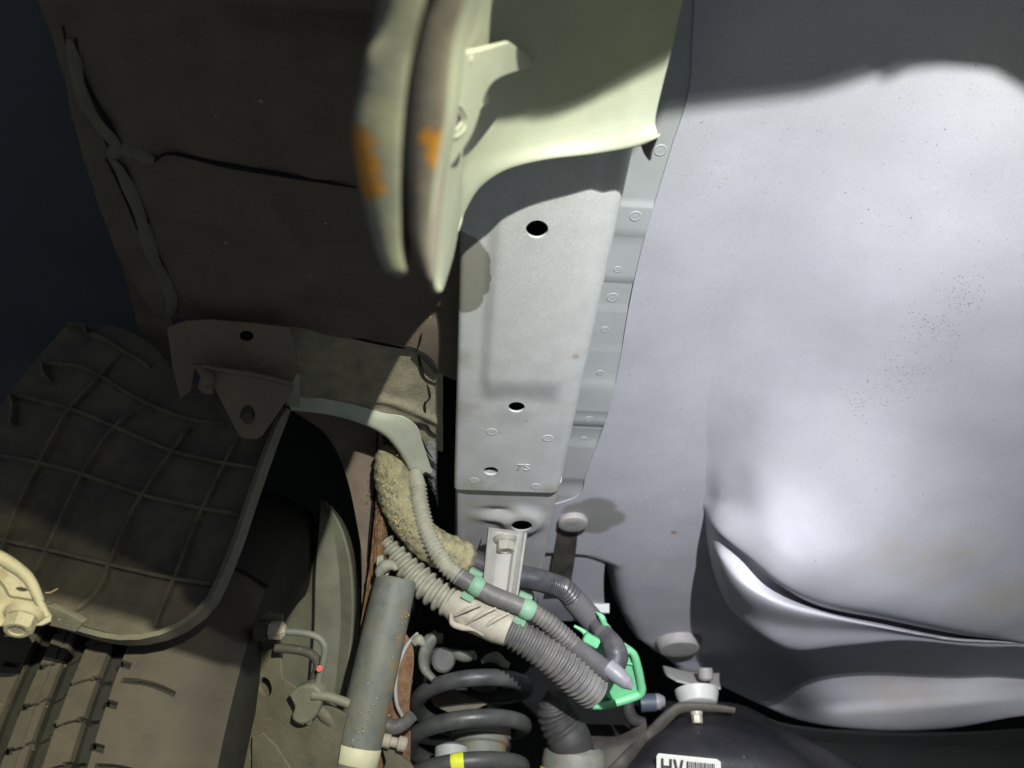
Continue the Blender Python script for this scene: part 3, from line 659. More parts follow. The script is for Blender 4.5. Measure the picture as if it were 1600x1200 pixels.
# bright right-hand face of the inner plate, running up to the saddle
FACE = [
 [(752, -90, .175), (768, -90, .28), (790, -90, .345)],
 [(728, 0, .175), (745, 10, .28), (772, 20, .345)],
 [(712, 52, .175), (735, 62, .28), (762, 75, .335)],
 [(704, 110, .175), (725, 118, .27), (748, 128, .325)],
 [(697, 180, .175), (715, 185, .262), (732, 190, .315)],
 [(684, 250, .175), (700, 250, .245), (722, 245, .305)],
 [(676, 310, .175), (692, 310, .24), (722, 315, .30)],
 [(672, 370, .175), (688, 375, .232), (712, 385, .29)],
 [(678, 440, .175), (687, 445, .215), (697, 440, .262)],
 [(682, 452, .176), (687, 455, .189), (692, 453, .243)]]
FR = [[tuple(Z(*q)) for q in r] for r in FACE]; FR = [[(p[0], -.22, p[2]) for p in FR[0]]]+FR
sheet('right_face', FR, M['cream'], jk, 20, 60, .0014)
# gusset tab between plate and saddle, with its slot
tp = np.array([Z(712, 88, .255), Z(795, 67, .322), Z(842, 101, .335), Z(700, 250, .255)])
tn = np.cross(tp[1]-tp[0], tp[3]-tp[0]); TP = pl(tp[0]+(tp[1]-tp[0])*.3, tn)
gt = plate('gusset_tab', [(706, 88), (750, 79), (795, 67), (820, 84), (842, 101)]+spl([(838, 103), (800, 112), (770, 126), (755, 150), (745, 185), (733, 215), (716, 240), (700, 262)], 20)+[(692, 262), (697, 180), (703, 110)], TP, .0018, M['cream'], jk,
     holes=[spl([(709, 166), (717, 176), (721, 188), (715, 200), (704, 206), (703, 188)], 22, True)])
tube('slot_rim', [tuple(TP(x, y)) for x, y in spl([(707, 158), (718, 166), (726, 182), (724, 200), (714, 212), (702, 216)], 16)], .0009, M['cream'], jk, 30, 8)
plate('slot_dark_backing', ell(711, 187, 14, 24, 20), pl(TP(711, 187)*1.008, tn), .001, M['groove'], jk)  # black backing plate paints the darkness inside the slot
c = TP(735, 93); tnn = tn/np.linalg.norm(tn); tnn = -tnn if tnn @ c > 0 else tnn
revolve('rivet', [(.0017, 0), (.0015, .0006), (.0004, .0008)], M['cream'], jk, 14, tuple(c), tuple(tnn))
# rust breaking out on the rims, and pale highlights painted beside it
for nm, m_ in (('outer_plate', 'jack'), ('inner_plate', 'jack_in')):
    jo_ = (JO if nm == 'outer_plate' else JI).name
    pts = ((568, 258, .0075), (564, 215, .006), (574, 288, .0065), (562, 235, .0055)) if nm == 'outer_plate' else ((681, 220, .0055), (684, 240, .0045), (672, 210, .0035), (683, 256, .003))
    blobs(M[m_], OFF[jo_], [(Z(x, y, HJ+.001), r) for x, y, r in pts], (.22, .12, .05), .7, .6, 260, .9)
    blobs(M[m_], OFF[jo_], [(Z(x, y, HJ+.001), r*.85) for x, y, r in pts], (.50, .22, .03), .5, .9, 330, .95)
blobs(M['jack'], OFF['outer_plate'], [(Z(x, y, HJ+.001), r) for x, y, r in ((605, 200, .009), (600, 170, .006), (600, 400, .009), (640, 90, .006))], (.36, .36, .25), 1.3, .5, 90, .6)

# ---- unseen blocker added above the view, its rear edge shaped to cut the torch beam
cm = empty('shadow_blocker', (.3, -.1, .36), 'grey unseen blocker added outside the frame above to cut the beam', 'light blocker')
LV = np.array(LAMP); HC = .29
BX = [(560, 0), (690, 50), (735, 110), (768, 176), (830, 152), (880, 140), (960, 114), (1005, 105), (1038, 101), (1036, 178), (1085, 172), (1150, 164), (1250, 151), (1340, 129), (1370, 113), (1382, 121), (1402, 115), (1424, 99), (1480, 92), (1560, 98), (1604, 128), (1640, 190), (1760, 240), (2200, 330)]
BH = [.330, .340, .345, .352, .364, .370, .378, .383, .3875, .449, .449, .449, .4485, .445, .441, .439, .437, .434, .428, .419, .413, .41, .405, .40]
edge = []
for (x, y), h in zip(BX, BH):
    b = Z(x, y, h); edge.append(LV+(b-LV)*((HC-LV[2])/(h-LV[2])))
rows = [[tuple(e+np.array([0, 0, .03])) for e in edge], [tuple(e) for e in edge], [(e[0]*1.15-.02*(i == 0), -.05, HC-.004) for i, e in enumerate(edge)], [(e[0]*1.25-.03*(i == 0), -.22, HC-.004) for i, e in enumerate(edge)], [(e[0]*1.25, -.26, HC+.03) for e in edge]]
Gc = np.array([[p for p in r] for r in rows]); Gc = np.array([[crv([Gc[j, i], Gc[j, i+1]], 5)[k] for i in range(Gc.shape[1]-1) for k in range(5 if i == Gc.shape[1]-2 else 4)] for j in range(Gc.shape[0])])
link('blocker_skin', gridmesh('blocker_skin', Gc, .002, 40), M['silver_darker'], cm)
# ================================================================== WHEEL SIDE
YLF = np.polyfit([500, 600, 700, 800, 900, 1000], [.495, .506, .518, .527, .532, .532], 2)
def Yl(y): return float(np.polyval(YLF, y))
lin = empty('wheel_arch_liner', tuple(Yp(210, 800, .53)), 'dusty black ribbed plastic wheel arch liner above the tyre', 'arch liner')
LR = [[(100, 512), (165, 508), (225, 530), (270, 575), (300, 610)],
 [(28, 596), (120, 590), (220, 632), (320, 655), (446, 640)],
 [(-30, 680), (90, 680), (200, 700), (310, 715), (422, 705)],
 [(-60, 760), (60, 770), (170, 785), (290, 800), (395, 782)],
 [(-80, 840), (40, 850), (150, 870), (270, 895), (366, 868)],
 [(-90, 920), (30, 930), (130, 950), (240, 965), (332, 943)],
 [(-90, 955), (30, 962), (125, 984), (205, 998), (283, 982)]]
sheet('liner_panel', [[tuple(Yp(x, y, Yl(y))) for x, y in r] for r in LR], M['plastic'], lin, 50, 50, .0025)
def rib(pts, hw=.0016, ht=.005, m='rib', name='rib', off=0):
    n = 26; P = crv([tuple(Yp(x, y, Yl(y)-off)) for x, y in pts], n); T, _ = frames(P); nn = np.array([-.05, -.97, -.22]); nn /= np.linalg.norm(nn)
    V = []
    for k in range(n):
        s = np.cross(T[k], nn); s /= np.linalg.norm(s); tp = min(1, k/2+.35, (n-1-k)/2+.35)
        for a, b in ((-hw*1.5, -.001), (-hw*.75, ht*tp), (hw*.75, ht*tp), (hw*1.5, -.001)): V.append(list(P[k]+s*a+nn*b))
    F = [[k*4+i, k*4+(i+1) % 4, k*4+4+(i+1) % 4, k*4+4+i] for k in range(n-1) for i in range(4)]+[[0, 1, 2, 3], [(n-1)*4+i for i in (3, 2, 1, 0)]]
    me = bpy.data.meshes.new(name); me.from_pydata(V, [], F); smooth(me, 40); return link(name, me, M[m], lin)
for r in [[(189, 552), (160, 590), (111, 643), (64, 727), (30, 798), (8, 860), (-6, 900)], [(236, 629), (182, 670), (135, 737), (105, 798), (78, 857), (57, 898), (40, 935)],
          [(310, 653), (270, 710), (236, 758), (209, 803), (175, 881), (159, 921), (135, 945), (112, 958)], [(371, 687), (351, 731), (314, 807), (277, 901), (258, 945), (243, 980)]]: rib(r)
for r in [[(138, 522), (165, 533), (192, 550), (235, 575)], [(70, 570), (135, 579), (223, 629), (304, 660), (352, 664)], [(20, 619), (115, 643), (182, 670), (270, 707), (354, 727), (405, 734)],
          [(-5, 712), (68, 727), (132, 744), (223, 775), (317, 797), (378, 806)], [(-20, 838), (0, 844), (78, 861), (175, 884), (270, 905), (345, 916)]]: rib(r)
for r in [[(20, 619), (26, 640), (22, 668)], [(70, 570), (74, 590), (82, 600)], [(108, 513), (135, 515), (140, 528)]]: rib(r, .0016, .008)
rib([(448, 640), (425, 700), (397, 780), (368, 865), (332, 945), (308, 968), (283, 984), (250, 996), (215, 1001), (178, 998), (130, 985), (80, 968), (20, 948)], .0022, .012, 'plastic_edge', 'lip', .001)

# ---- liner mounting bracket
lb = empty('liner_bracket', tuple(D(385, 590, .60)), 'dusty brown folded bracket with two holes above the liner', 'bracket')
P1 = pl(D(385, 540, .600), FW+np.array([0, -.15, .55])); P2 = pl(D(385, 640, .592), FW+np.array([0, .2, .1]))
plate('upper_plate', [(262, 512), (290, 502), (330, 500), (400, 506), (452, 512), (460, 530), (464, 575), (456, 600), (400, 588), (335, 578), (312, 566), (303, 575), (298, 610), (282, 622), (270, 570)], P1, .002, M['brown'], lb, [ell(385, 525, 12, 9, 20)])
plate('lower_tab', [(330, 577), (395, 586), (458, 601), (455, 612), (408, 680), (400, 685), (380, 684), (372, 676), (335, 604)], P2, .002, M['brown'], lb, [ell(387, 647, 12, 15, 20)])
tube('fold', [tuple(P2(x, y)-np.array([0, .002, 0])) for x, y in ((318, 574), (345, 580), (400, 588), (458, 602))], .0020, M['brown'], lb, 24, 8)
tube('curled_lip', [tuple(P2(x, y)) for x, y in ((300, 572), (312, 574), (326, 590), (322, 606), (334, 610))], [.002, .004, .006, .006, .003], M['brown'], lb, 24, 10)
hexbolt('bolt', tuple(P2(388, 650)+np.array([0, .004, 0])), (0, -.9, -.4), .0045, .006, M['dusty_black'], lb)

# ---- tyre and wheel
CY, CZ, RO = .862, .165, .310
wheel = empty('wheel', (-.26, CY, CZ), 'rear wheel with worn brown dusty tread below the liner', 'wheel')
X0, X1 = -.365, -.160
gx = [Yp(x, 1100, .553)[0] for x in (23, 86, 153)]; gw = .0108
xs = np.unique(np.r_[np.linspace(X0, X1, 30), np.linspace(gx[0]-.022, gx[2]+.048, 150), np.concatenate([[g-gw/2-.0006, g-gw/2, g-gw/2+.0008, g+gw/2-.0008, g+gw/2, g+gw/2+.0006] for g in gx]), np.linspace(gx[2]+.004, gx[2]+.034, 16)])
th = np.linspace(math.radians(-38), math.radians(24), 760)       # angle from straight ahead, + up
XX, TH = np.meshgrid(xs, th)
crown = lambda x: .030*np.abs(np.clip((x-(X0+X1)/2)/((X1-X0)/2), -1, 1))**3.6
R = RO-crown(XX)
for g in gx: R -= .0100*np.clip((gw/2+.0006-np.abs(XX-g))/.0010, 0, 1)
arc_ = RO*TH; PT = .0272
def sipe(x0, x1, f, wd, dp, per, ph):
    m = (XX > x0) & (XX < x1); t = (XX-x0)/(x1-x0); d = (arc_-ph-f(t)+per/2) % per-per/2
    return np.where(m, dp*np.clip((wd-np.abs(d))/(wd*.5), 0, 1), 0)
sag = lambda t: .012*t-.004*np.sin(t*PI)
dp = np.zeros_like(R)
dp = np.maximum(dp, sipe(gx[0], gx[1], lambda t: .011*t-.003*np.sin(t*PI), .0007, .004, PT, 0))
dp = np.maximum(dp, sipe(gx[1], gx[2], lambda t: .0125+.009*t+.002*np.sin(t*PI), .0007, .004, PT, 0))
dp = np.maximum(dp, sipe(gx[0], gx[0]+.010, lambda t: .001*t, .0022, .005, PT, 0))
dp = np.maximum(dp, sipe(gx[2]-.010, gx[2], lambda t: .0205+.001*t, .0018, .005, PT, 0))
dp = np.maximum(dp, sipe(gx[2], gx[2]+.013, lambda t: -.003*t, .0024, .005, PT, .006))
dp = np.maximum(dp, sipe(gx[2]+.010, gx[2]+.046, lambda t: -.006*t+.002*np.sin(t*PI), .0020, .0045, PT*2, .020))
dp = np.maximum(dp, sipe(gx[0]-.02, gx[0]-.008, lambda t: -.002*t, .0022, .005, PT, .004))
xm = (gx[0]+gx[1])/2+.002; dp = np.maximum(dp, .0018*np.clip((.0008-np.abs(XX-xm))/.0004, 0, 1))
R -= dp
G = np.stack([XX, CY-R*np.cos(TH), CZ+R*np.sin(TH)], -1)
tr_ = link('tread', gridmesh('tread', G, .004, 35), M['rubber'], wheel); tr_.data.materials.append(M['rubber_dark'])
cut_ = (RO-crown(XX)-R) > .0022; cut_ = cut_[:-1, :-1] & cut_[1:, 1:]; mi = np.zeros(len(tr_.data.polygons), np.int32); mi[0:2*cut_.size:2] = cut_.ravel(); tr_.data.polygons.foreach_set('material_index', mi)  # deep faces take black rubber: clean grooves, with their shade painted in
blobs(M['rubber'], OFF['tread'], [((X1, CY-RO*.97*math.cos(t), CZ+RO*.97*math.sin(t)), .034) for t in np.linspace(-.55, .3, 11)], (.050, .043, .037), .9, .25, 60, .9)
# the rest of the tread and both sidewalls
th2 = np.linspace(math.radians(24), math.radians(322), 60); G = np.array([[(x, CY-(RO-crown(x))*math.cos(t), CZ+(RO-crown(x))*math.sin(t)) for x in np.linspace(X0, X1, 24)] for t in th2])
link('tread_back', gridmesh('tread_back', G, .004, 60), M['rubber_dark'], wheel)
revolve('sidewall', [(RO-.0302, X1-.0002), (RO-.036, X1+.0018), (RO-.05, X1+.0035), (RO-.075, X1+.004), (RO-.095, X1+.002), (RO-.105, X1-.002), (RO-.11, X1-.02)], M['rubber_dark'], wheel, 96, (0, CY, CZ), (1, 0, 0), cap=False)
revolve('sidewall', [(RO-.0302, X0), (RO-.05, X0-.0075), (RO-.075, X0-.009), (RO-.105, X0+.002), (RO-.11, X0+.02)], M['rubber_dark'], wheel, 64, (0, CY, CZ), (1, 0, 0), cap=False)

# ---- brake shield / rim barrel seen past the tyre
rm = empty('rim_barrel', tuple(D(500, 930, .80)), 'dusty grey green rim barrel between the tyre and the shock absorber', 'wheel rim')
C0 = [(499, 779, .80), (486, 830, .80), (466, 890, .80), (436, 960, .80), (405, 1070, .79), (380, 1215, .78)]  # left edge trimmed along a shadow line; black behind stands for shade
C1 = [(500, 780, .80), (496, 830, .80), (491, 900, .80), (489, 980, .80), (483, 1060, .79), (470, 1215, .78)]
C2 = [(506, 784, .83), (520, 830, .82), (530, 900, .815), (532, 980, .81), (524, 1070, .80), (510, 1215, .79)]
C3 = [(508, 783, .84), (534, 825, .83), (549, 890, .82), (551, 980, .815), (540, 1070, .805), (522, 1215, .79)]
C4 = [(511, 782, .87), (540, 822, .85), (558, 888, .84), (561, 980, .835), (548, 1080, .825), (530, 1215, .81)]
def strip(name, A, B, m, parent, d1=0, d2=0, nu=8, nv=40, th=.002): return sheet(name, [[tuple(D(a[0], a[1], a[2]+d1)), tuple(D((a[0]+b[0])/2, (a[1]+b[1])/2, (a[2]+b[2])/2+(d1+d2)/2)), tuple(D(b[0], b[1], b[2]+d2))] for a, b in zip(A, B)], m, parent, nu, nv, th)
strip('inner_band', C0, C1, M['rim'], rm, .02, 0); strip('outer_band', C1, C2, M['rim'], rm, .006, 0); strip('shoulder', C2, C3, M['rim'], rm, .0, -.012); strip('lip', C3, C4, M['rim'], rm, -.012, .01)
tube('groove', [tuple(D(a, b, c-.001)) for a, b, c in C1], .0016, M['groove'], rm, 40, 6)

# ---- suspension arm plate with lightening holes, brake pipe on it
ap = empty('trailing_arm_plate', tuple(D(440, 1100, .70)), 'dusty olive steel arm plate with holes beside the tyre', 'suspension arm')
PA = pl(D(440, 1100, .605), FW+RT*.35+UP*-.1)
plate('arm_plate', [(398, 962), (424, 975), (436, 1010), (440, 1060), (470, 1080), (500, 1095), (540, 1118), (530, 1160), (520, 1230), (352, 1230), (370, 1120), (385, 1030)], PA, .003, M['armplate'], ap,
      [ell(415, 1073, 10, 16, 20, -.25), ell(400, 1174, 11, 19, 20, .1), spl([(457, 1123), (470, 1120), (487, 1120), (488, 1130), (478, 1136), (466, 1134)], 22, True)])
plate('back_plate', [(380, 1050), (430, 1050), (430, 1110), (380, 1110)], pl(D(440, 1100, .618), FW+RT*.35+UP*-.1), .002, M['armplate'], ap)
plate('step_plate', [(430, 1165), (452, 1200), (452, 1230), (395, 1230), (395, 1150), (410, 1146)], pl(D(440, 1100, .598), FW+RT*.35+UP*-.1), .002, M['armplate'], ap)
bp = empty('brake_pipe', tuple(D(470, 1000, .66)), 'bent metal brake pipe with a pink dot in front of the rim barrel', 'brake pipe')
tube('pipe', [tuple(D(x, y, .592)) for x, y in ((428, 987), (450, 987), (480, 990), (498, 997), (507, 1010), (506, 1030), (501, 1050), (494, 1078))], .0027, M['shock'], bp, 50, 10)
tube('lower_pipe', [tuple(D(x, y, .600)) for x, y in ((430, 1012), (462, 1015), (482, 1020), (494, 1030), (496, 1045), (490, 1062), (486, 1078))], .0037, M['dusty_black'], bp, 50, 10)
revolve('union_nut', [(.005, 0), (.0066, .001), (.0068, .010), (.005, .0115), (.004, .013)], M['pale_metal'], bp, 6, tuple(D(420, 985, .592)), tuple(RT), cap=True)
revolve('hose_end', [(.004, -.010), (.008, -.009), (.008, 0), (.006, .001)], M['dusty_black'], bp, 14, tuple(D(419, 985, .594)), tuple(RT))
revolve('paint_dot', [(.0020, -.001), (.0026, 0), (.0020, .001)], M['pink'], bp, 14, tuple(D(499, 1045, .588)), tuple(-FW))
plate('pipe_clip', [(408, 965), (418, 958), (440, 962), (440, 975), (430, 972), (414, 975)], pl(D(420, 970, .596), FW), .003, M['armplate'], bp)
pc = empty('pipe_bracket', tuple(D(485, 1095, .655)), 'dirt caked pipe bracket on the arm plate left of the shock absorber', 'bracket')
plate('bracket_body', spl([(458, 1085), (470, 1076), (490, 1074), (500, 1086), (497, 1100), (488, 1118), (474, 1126), (462, 1120), (466, 1104)], 30, True), pl(D(480, 1100, .588), FW+RT*.2), .008, M['rim'], pc, bevel=.0025, res=3)
tube('bracket_pipe', [tuple(D(x, y, .586)) for x, y in ((488, 1086), (510, 1088), (530, 1094), (546, 1100))], .0037, M['rim'], pc, 20, 10)
tube('bracket_stay', [tuple(D(x, y, .594)) for x, y in ((494, 1104), (508, 1116), (522, 1128), (534, 1142))], [.003, .006, .006, .004], M['armplate'], pc, 20, 8)

# ---- brown inner wheelhouse panel with rusty edge
wp = empty('wheelhouse_panel', tuple(D(590, 850, .78)), 'brown dusty wheelhouse panel with a rusty edge behind the shock absorber', 'wheelhouse panel')
rows = [[tuple(D(x, y, d)) for x, y, d in r] for r in [
 [(455, 640, .78), (520, 640, .79), (585, 655, .80), (640, 680, .81)], [(510, 680, .79), (550, 690, .795), (590, 700, .80), (650, 720, .81)], [(540, 740, .80), (565, 745, .80), (590, 750, .805), (625, 760, .81)],
 [(560, 830, .80), (575, 830, .80), (590, 830, .80), (605, 840, .80)], [(566, 880, .79), (575, 900, .79), (588, 900, .79), (600, 900, .79)], [(560, 1000, .77), (570, 1000, .77), (580, 1000, .77), (620, 1000, .77)], [(535, 1120, .75), (560, 1120, .75), (590, 1120, .75), (640, 1120, .75)], [(515, 1220, .74), (560, 1220, .74), (590, 1220, .74), (640, 1220, .74)]]]
sheet('panel', rows, M['brown'], wp, 24, 60, .002)
tube('seam', [tuple(D(x, y, .794)) for x, y in ((592, 672), (589, 720), (583, 790), (576, 860), (570, 930), (562, 1010))], [.002, .0014, .0014, .0012, .001], M['groove'], wp, 40, 6)
rows = [[tuple(D(x, y, d)) for x, y, d in r] for r in [
 [(592, 668, .782), (600, 690, .780), (612, 712, .790)], [(590, 740, .782), (598, 745, .778), (606, 750, .79)], [(584, 820, .775), (596, 822, .77), (606, 830, .78)], [(578, 880, .765), (592, 885, .76), (604, 890, .77)],
 [(566, 960, .752), (590, 960, .745), (612, 960, .76)], [(556, 1030, .742), (590, 1035, .735), (645, 1010, .75)], [(545, 1120, .732), (590, 1120, .73), (640, 1100, .74)], [(530, 1210, .73), (590, 1210, .73), (640, 1210, .74)]]]
def rough_(G):
    a = np.sin(G[..., 0]*1300+G[..., 2]*700)*np.sin(G[..., 2]*900-G[..., 0]*400)*np.sin(G[..., 1]*600); return G+a[..., None]*.0012*(-FW)
sheet('rust_coating', rows, M['rusty'], wp, 30, 110, .002, rough_, 80)
# ================================================================== SUSPENSION AND HOSES
sh = empty('shock_absorber', tuple(D(580, 1050, .70)), 'grey shock absorber tube with a cream paint band, dirty on its right side', 'shock absorber')
ax0, ax1 = D(556, 1182, .685), D(619, 905, .735)
dirv = (ax1-ax0)/np.linalg.norm(ax1-ax0); LEN = np.linalg.norm(ax1-ax0)
RS = 36*.685/FPX
revolve('tube_body', [(RS, -.12), (RS, LEN*.55), (RS*.99, LEN*.80), (RS*.97, LEN*.95), (RS*.95, LEN*.99), (RS*.88, LEN*1.005), (RS*.5, LEN*1.01), (RS*.2, LEN*1.01)], M['shock'], sh, 48, tuple(ax0), tuple(dirv), 40)
revolve('paint_band', [(RS+.0001, -.0055), (RS+.0005, -.005), (RS+.0005, .0085), (RS+.0001, .009)], M['band'], sh, 48, tuple(ax0), tuple(dirv), 40, cap=False)
tube('top_eye', [tuple(D(x, y, .728)) for x, y in ((592, 905), (594, 893), (602, 884), (613, 884), (620, 890))], [.002, .005, .006, .005, .002], M['conduit'], sh, 24, 10)
plate('top_clip', [(590, 870), (598, 868), (599, 884), (612, 884), (606, 898), (588, 900)], pl(D(600, 885, .735), FW), .003, M['cream'], sh)
fb = empty('straw_bits', tuple(D(590, 1000, .69)), kind='stuff'); tag(fb, 'bits of dry straw stuck to the shock absorber and foam', 'debris')
bm = bmesh.new()
def bit(p, ln, wd):
    a = Vector([rng.uniform(-1, 1) for _ in range(3)]).normalized(); s = a.cross(Vector((.3, .9, .1))).normalized()
    p = Vector(p); b = p+a*ln+Vector((0, 0, -ln*.2)); m = (p+b)/2+s*ln*.2-Vector(FW)*.001
    v = [bm.verts.new(x) for x in (p-s*wd, m-s*wd, b, m+s*wd, p+s*wd)]; bm.faces.new(v)
    u = bm.verts.new(m-Vector(FW)*wd); bm.faces.new([v[0], v[1], u]); bm.faces.new([v[4], u, v[3]])
for k in range(70):
    t = rng.random(); x = 640-80*t+rng.uniform(-30, 8)*(.4+.6*rng.random()); y = 950+220*t; bit(D(x, y, .715-.05*t), rng.uniform(.0012, .003), .0004)
for k in range(110):
    t = rng.random(); x, y = 606+34*t*t+rng.uniform(-17, 17), 712+120*t; bit(D(x, y, .722), rng.uniform(.0015, .0045), .0004)
for k in range(30):
    t = rng.random(); x, y = 690+40*t+rng.uniform(-14, 14), 850+25*t+rng.uniform(-14, 14); bit(D(x, y, .728), rng.uniform(.001, .003), .0003)
bit(D(640, 820, .72), .012, .0003)
me = bpy.data.meshes.new('straw_bits'); bm.to_mesh(me); bm.free(); o = link('straw', me, M['fibre'], fb); o['kind'] = 'stuff'

# nest of dry fluff behind the hose under the flange
nest = []
bm = bmesh.new()
for k in range(90):
    p = Vector(D(rng.uniform(598, 642), rng.uniform(682, 722), .79+rng.uniform(-.01, .01))); pts = [p]
    d = Vector([rng.uniform(-1, 1) for _ in range(3)]).normalized()
    for q in range(4): d = (d+Vector([rng.uniform(-.7, .7) for _ in range(3)])).normalized(); pts.append(pts[-1]+d*.003)
    s = Vector(FW).cross(d).normalized()*.0005
    for a, b in zip(pts, pts[1:]): bm.faces.new([bm.verts.new(x) for x in (a-s, b-s, b+s, a+s)])
me = bpy.data.meshes.new('fluff'); bm.to_mesh(me); bm.free(); o = link('dry_fluff', me, M['rusty'], None); tag(o, 'brown dry fluff packed under the arch flange above the foam hose', 'debris', kind='stuff')

blobs(M['shock'], OFF['tube_body'], [(D(x, y, .70-.00012*(y-1050)), r) for x, y, r in ((640, 960, .010), (632, 1000, .009), (626, 1040, .010), (620, 1075, .009), (612, 1110, .010), (606, 1145, .010), (640, 985, .008))], (.26, .18, .09), .5, .7, 160, .85)
# ---- brake cable and stubs between shock and spring
ca = empty('sensor_cable', tuple(D(620, 1050, .72)), 'thin pale cable bowing beside the rusty edge left of the spring', 'cable')
tube('cable', [tuple(D(x, y, d)) for x, y, d in ((652, 990, .76), (636, 1008, .745), (622, 1040, .73), (618, 1070, .725), (620, 1100, .725), (630, 1122, .73))], .0018, M['white'], ca, 50, 10)
tube('grommet', [tuple(D(x, y, .75)) for x, y in ((646, 1004), (654, 1000), (662, 1006))], [.004, .0055, .003], M['conduit'], ca, 14, 12)
bl = empty('bump_link', tuple(D(625, 1140, .72)), 'dusty bent lever with a pivot pin between shock absorber and spring', 'lever')
tube('lever', [tuple(D(x, y, .715)) for x, y in ((600, 1132), (615, 1136), (632, 1130), (644, 1118))], [.006, .007, .006, .006], M['conduit2'], bl, 24, 12)
revolve('pivot_pin', [(.004, -.012), (.0062, -.011), (.0064, -.004), (.0045, -.003), (.0045, .003), (.0066, .004), (.0066, .010), (.005, .012)], M['pale_metal'], bl, 18, tuple(D(616, 1160, .71)), tuple(RT+UP*-.2))
plate('strut', [(598, 1168), (608, 1168), (640, 1195), (660, 1230), (590, 1230), (604, 1190)], pl(D(620, 1190, .715), FW), .006, M['armplate'], bl)

# ---- coil spring
cs = empty('coil_spring', (.0, .86, .2), 'dark grey coil spring with a yellow paint mark on its wire', 'coil spring')
RW, PC = .0084, .0398
ctop = Yp(738, 1085, .86); RSP = 88*(.80)/FPX
def hel(t):   # t in turns; near side where sin = -1
    z = ZT+PC*t; a = 2*PI*t; cx = ctop[0]-.010*(-t)*.25
    return np.array([cx+RSP*math.cos(a), .86+RSP*math.sin(a), z])
# the near crest of the upper coil passes (738,1046+16)
zc = Yp(738, 1059, .86-RSP)[2]; ZT = zc-PC*(-.25)
ts = np.linspace(-4.2, .62, 420); P = np.array([hel(t) for t in ts])
fl = np.clip((ts-.15)/.45, 0, 1)[:, None]; P[:, 2] -= (PC*.25*fl[:, 0]**2)
link('wire', tubemesh('wire', P, np.interp(ts, [.5, .62], [RW, RW*.8]), 18, True, None, 60), M['spring'], cs)
tm = -2.25-.02; P = np.array([hel(t) for t in np.linspace(tm-.016, tm+.016, 9)])
link('paint_mark', tubemesh('paint_mark', P, np.r_[RW*.98, [RW+.0005]*7, RW*.98], 22, True, None, 60), M['yellow'], cs)
st_ = empty('spring_seat', tuple(Yp(735, 1020, .88)), 'dark upper spring seat with pale broken clip pieces inside the top coil', 'spring seat')
zs = zc+.022
revolve('seat_cup', [(.02, .0), (.05, .004), (.066, .010), (.072, .026), (.072, .07), (.0715, .11)], M['void'], st_, 40, (ctop[0], .885, zs+.012), (0, 0, 1), cap=False)
tube('clip_arc', [tuple(Yp(x, y, q)) for x, y, q in ((692, 998, .80), (676, 1000, .80), (664, 1020, .805), (664, 1046, .80), (678, 1062, .80))], [.007, .0085, .0085, .008, .006], M['shock'], st_, 30, 12, sq=.6)
tube('clip_tooth', [tuple(Yp(x, y, .80)) for x, y in ((664, 1000), (672, 994), (682, 988))], [.003, .004, .003], M['shock'], st_, 12, 8)
revolve('seat_bolt', [(.010, -.006), (.0125, -.004), (.0125, .008), (.010, .010)], M['conduit2'], st_, 22, tuple(Yp(690, 1030, .805)), (.3, -.85, -.4))
tube('clip_wave', [tuple(Yp(x, y, .800)) for x, y in ((706, 1018), (716, 1024), (730, 1026), (740, 1024), (744, 1030))], [.004, .007, .008, .007, .003], M['shock'], st_, 26, 10, sq=.5)
tube('clip_wave', [tuple(Yp(x, y, .800)) for x, y in ((752, 1034), (764, 1028), (776, 1028), (786, 1036), (796, 1040))], [.003, .006, .008, .006, .004], M['shock'], st_, 26, 10, sq=.5)
tube('clip_bar', [tuple(Yp(x, y, .802)) for x, y in ((703, 1016), (722, 1020))], .004, M['conduit2'], st_, 8, 8, sq=.4)
bs = empty('bump_stop', (ctop[0], .88, .2), 'pale grey bump stop column standing inside the coil spring', 'bump stop')
cb = Yp(752, 1150, .875)
revolve('stop_body', [(.026, -.09), (.027, -.012), (.030, -.010), (.030, .016), (.024, .020), (.010, .022)], M['shock'], bs, 36, tuple(cb), (0, 0, 1))
revolve('stop_ring', [(.031, -.004), (.032, -.002), (.032, .004), (.031, .006)], M['zinc'], bs, 36, tuple(cb), (0, 0, 1), cap=False)
revolve('stop_foot', [(.016, -.05), (.017, -.006), (.010, -.002)], M['white'], bs, 24, tuple(Yp(706, 1160, .85)), (0, 0, 1))
revolve('plug_top', [(.018, -.003), (.017, .004), (.012, .007), (.002, .0075)], M['conduit2'], bs, 28, tuple(Yp(758, 1064, .885)), (0, -.3, -1))
plate('inner_web', [(672, 1085), (690, 1066), (725, 1085), (760, 1100), (735, 1112), (700, 1112), (678, 1102)], pl(Yp(710, 1090, .90), (0, 1, .2)), .003, M['armplate'], bs)

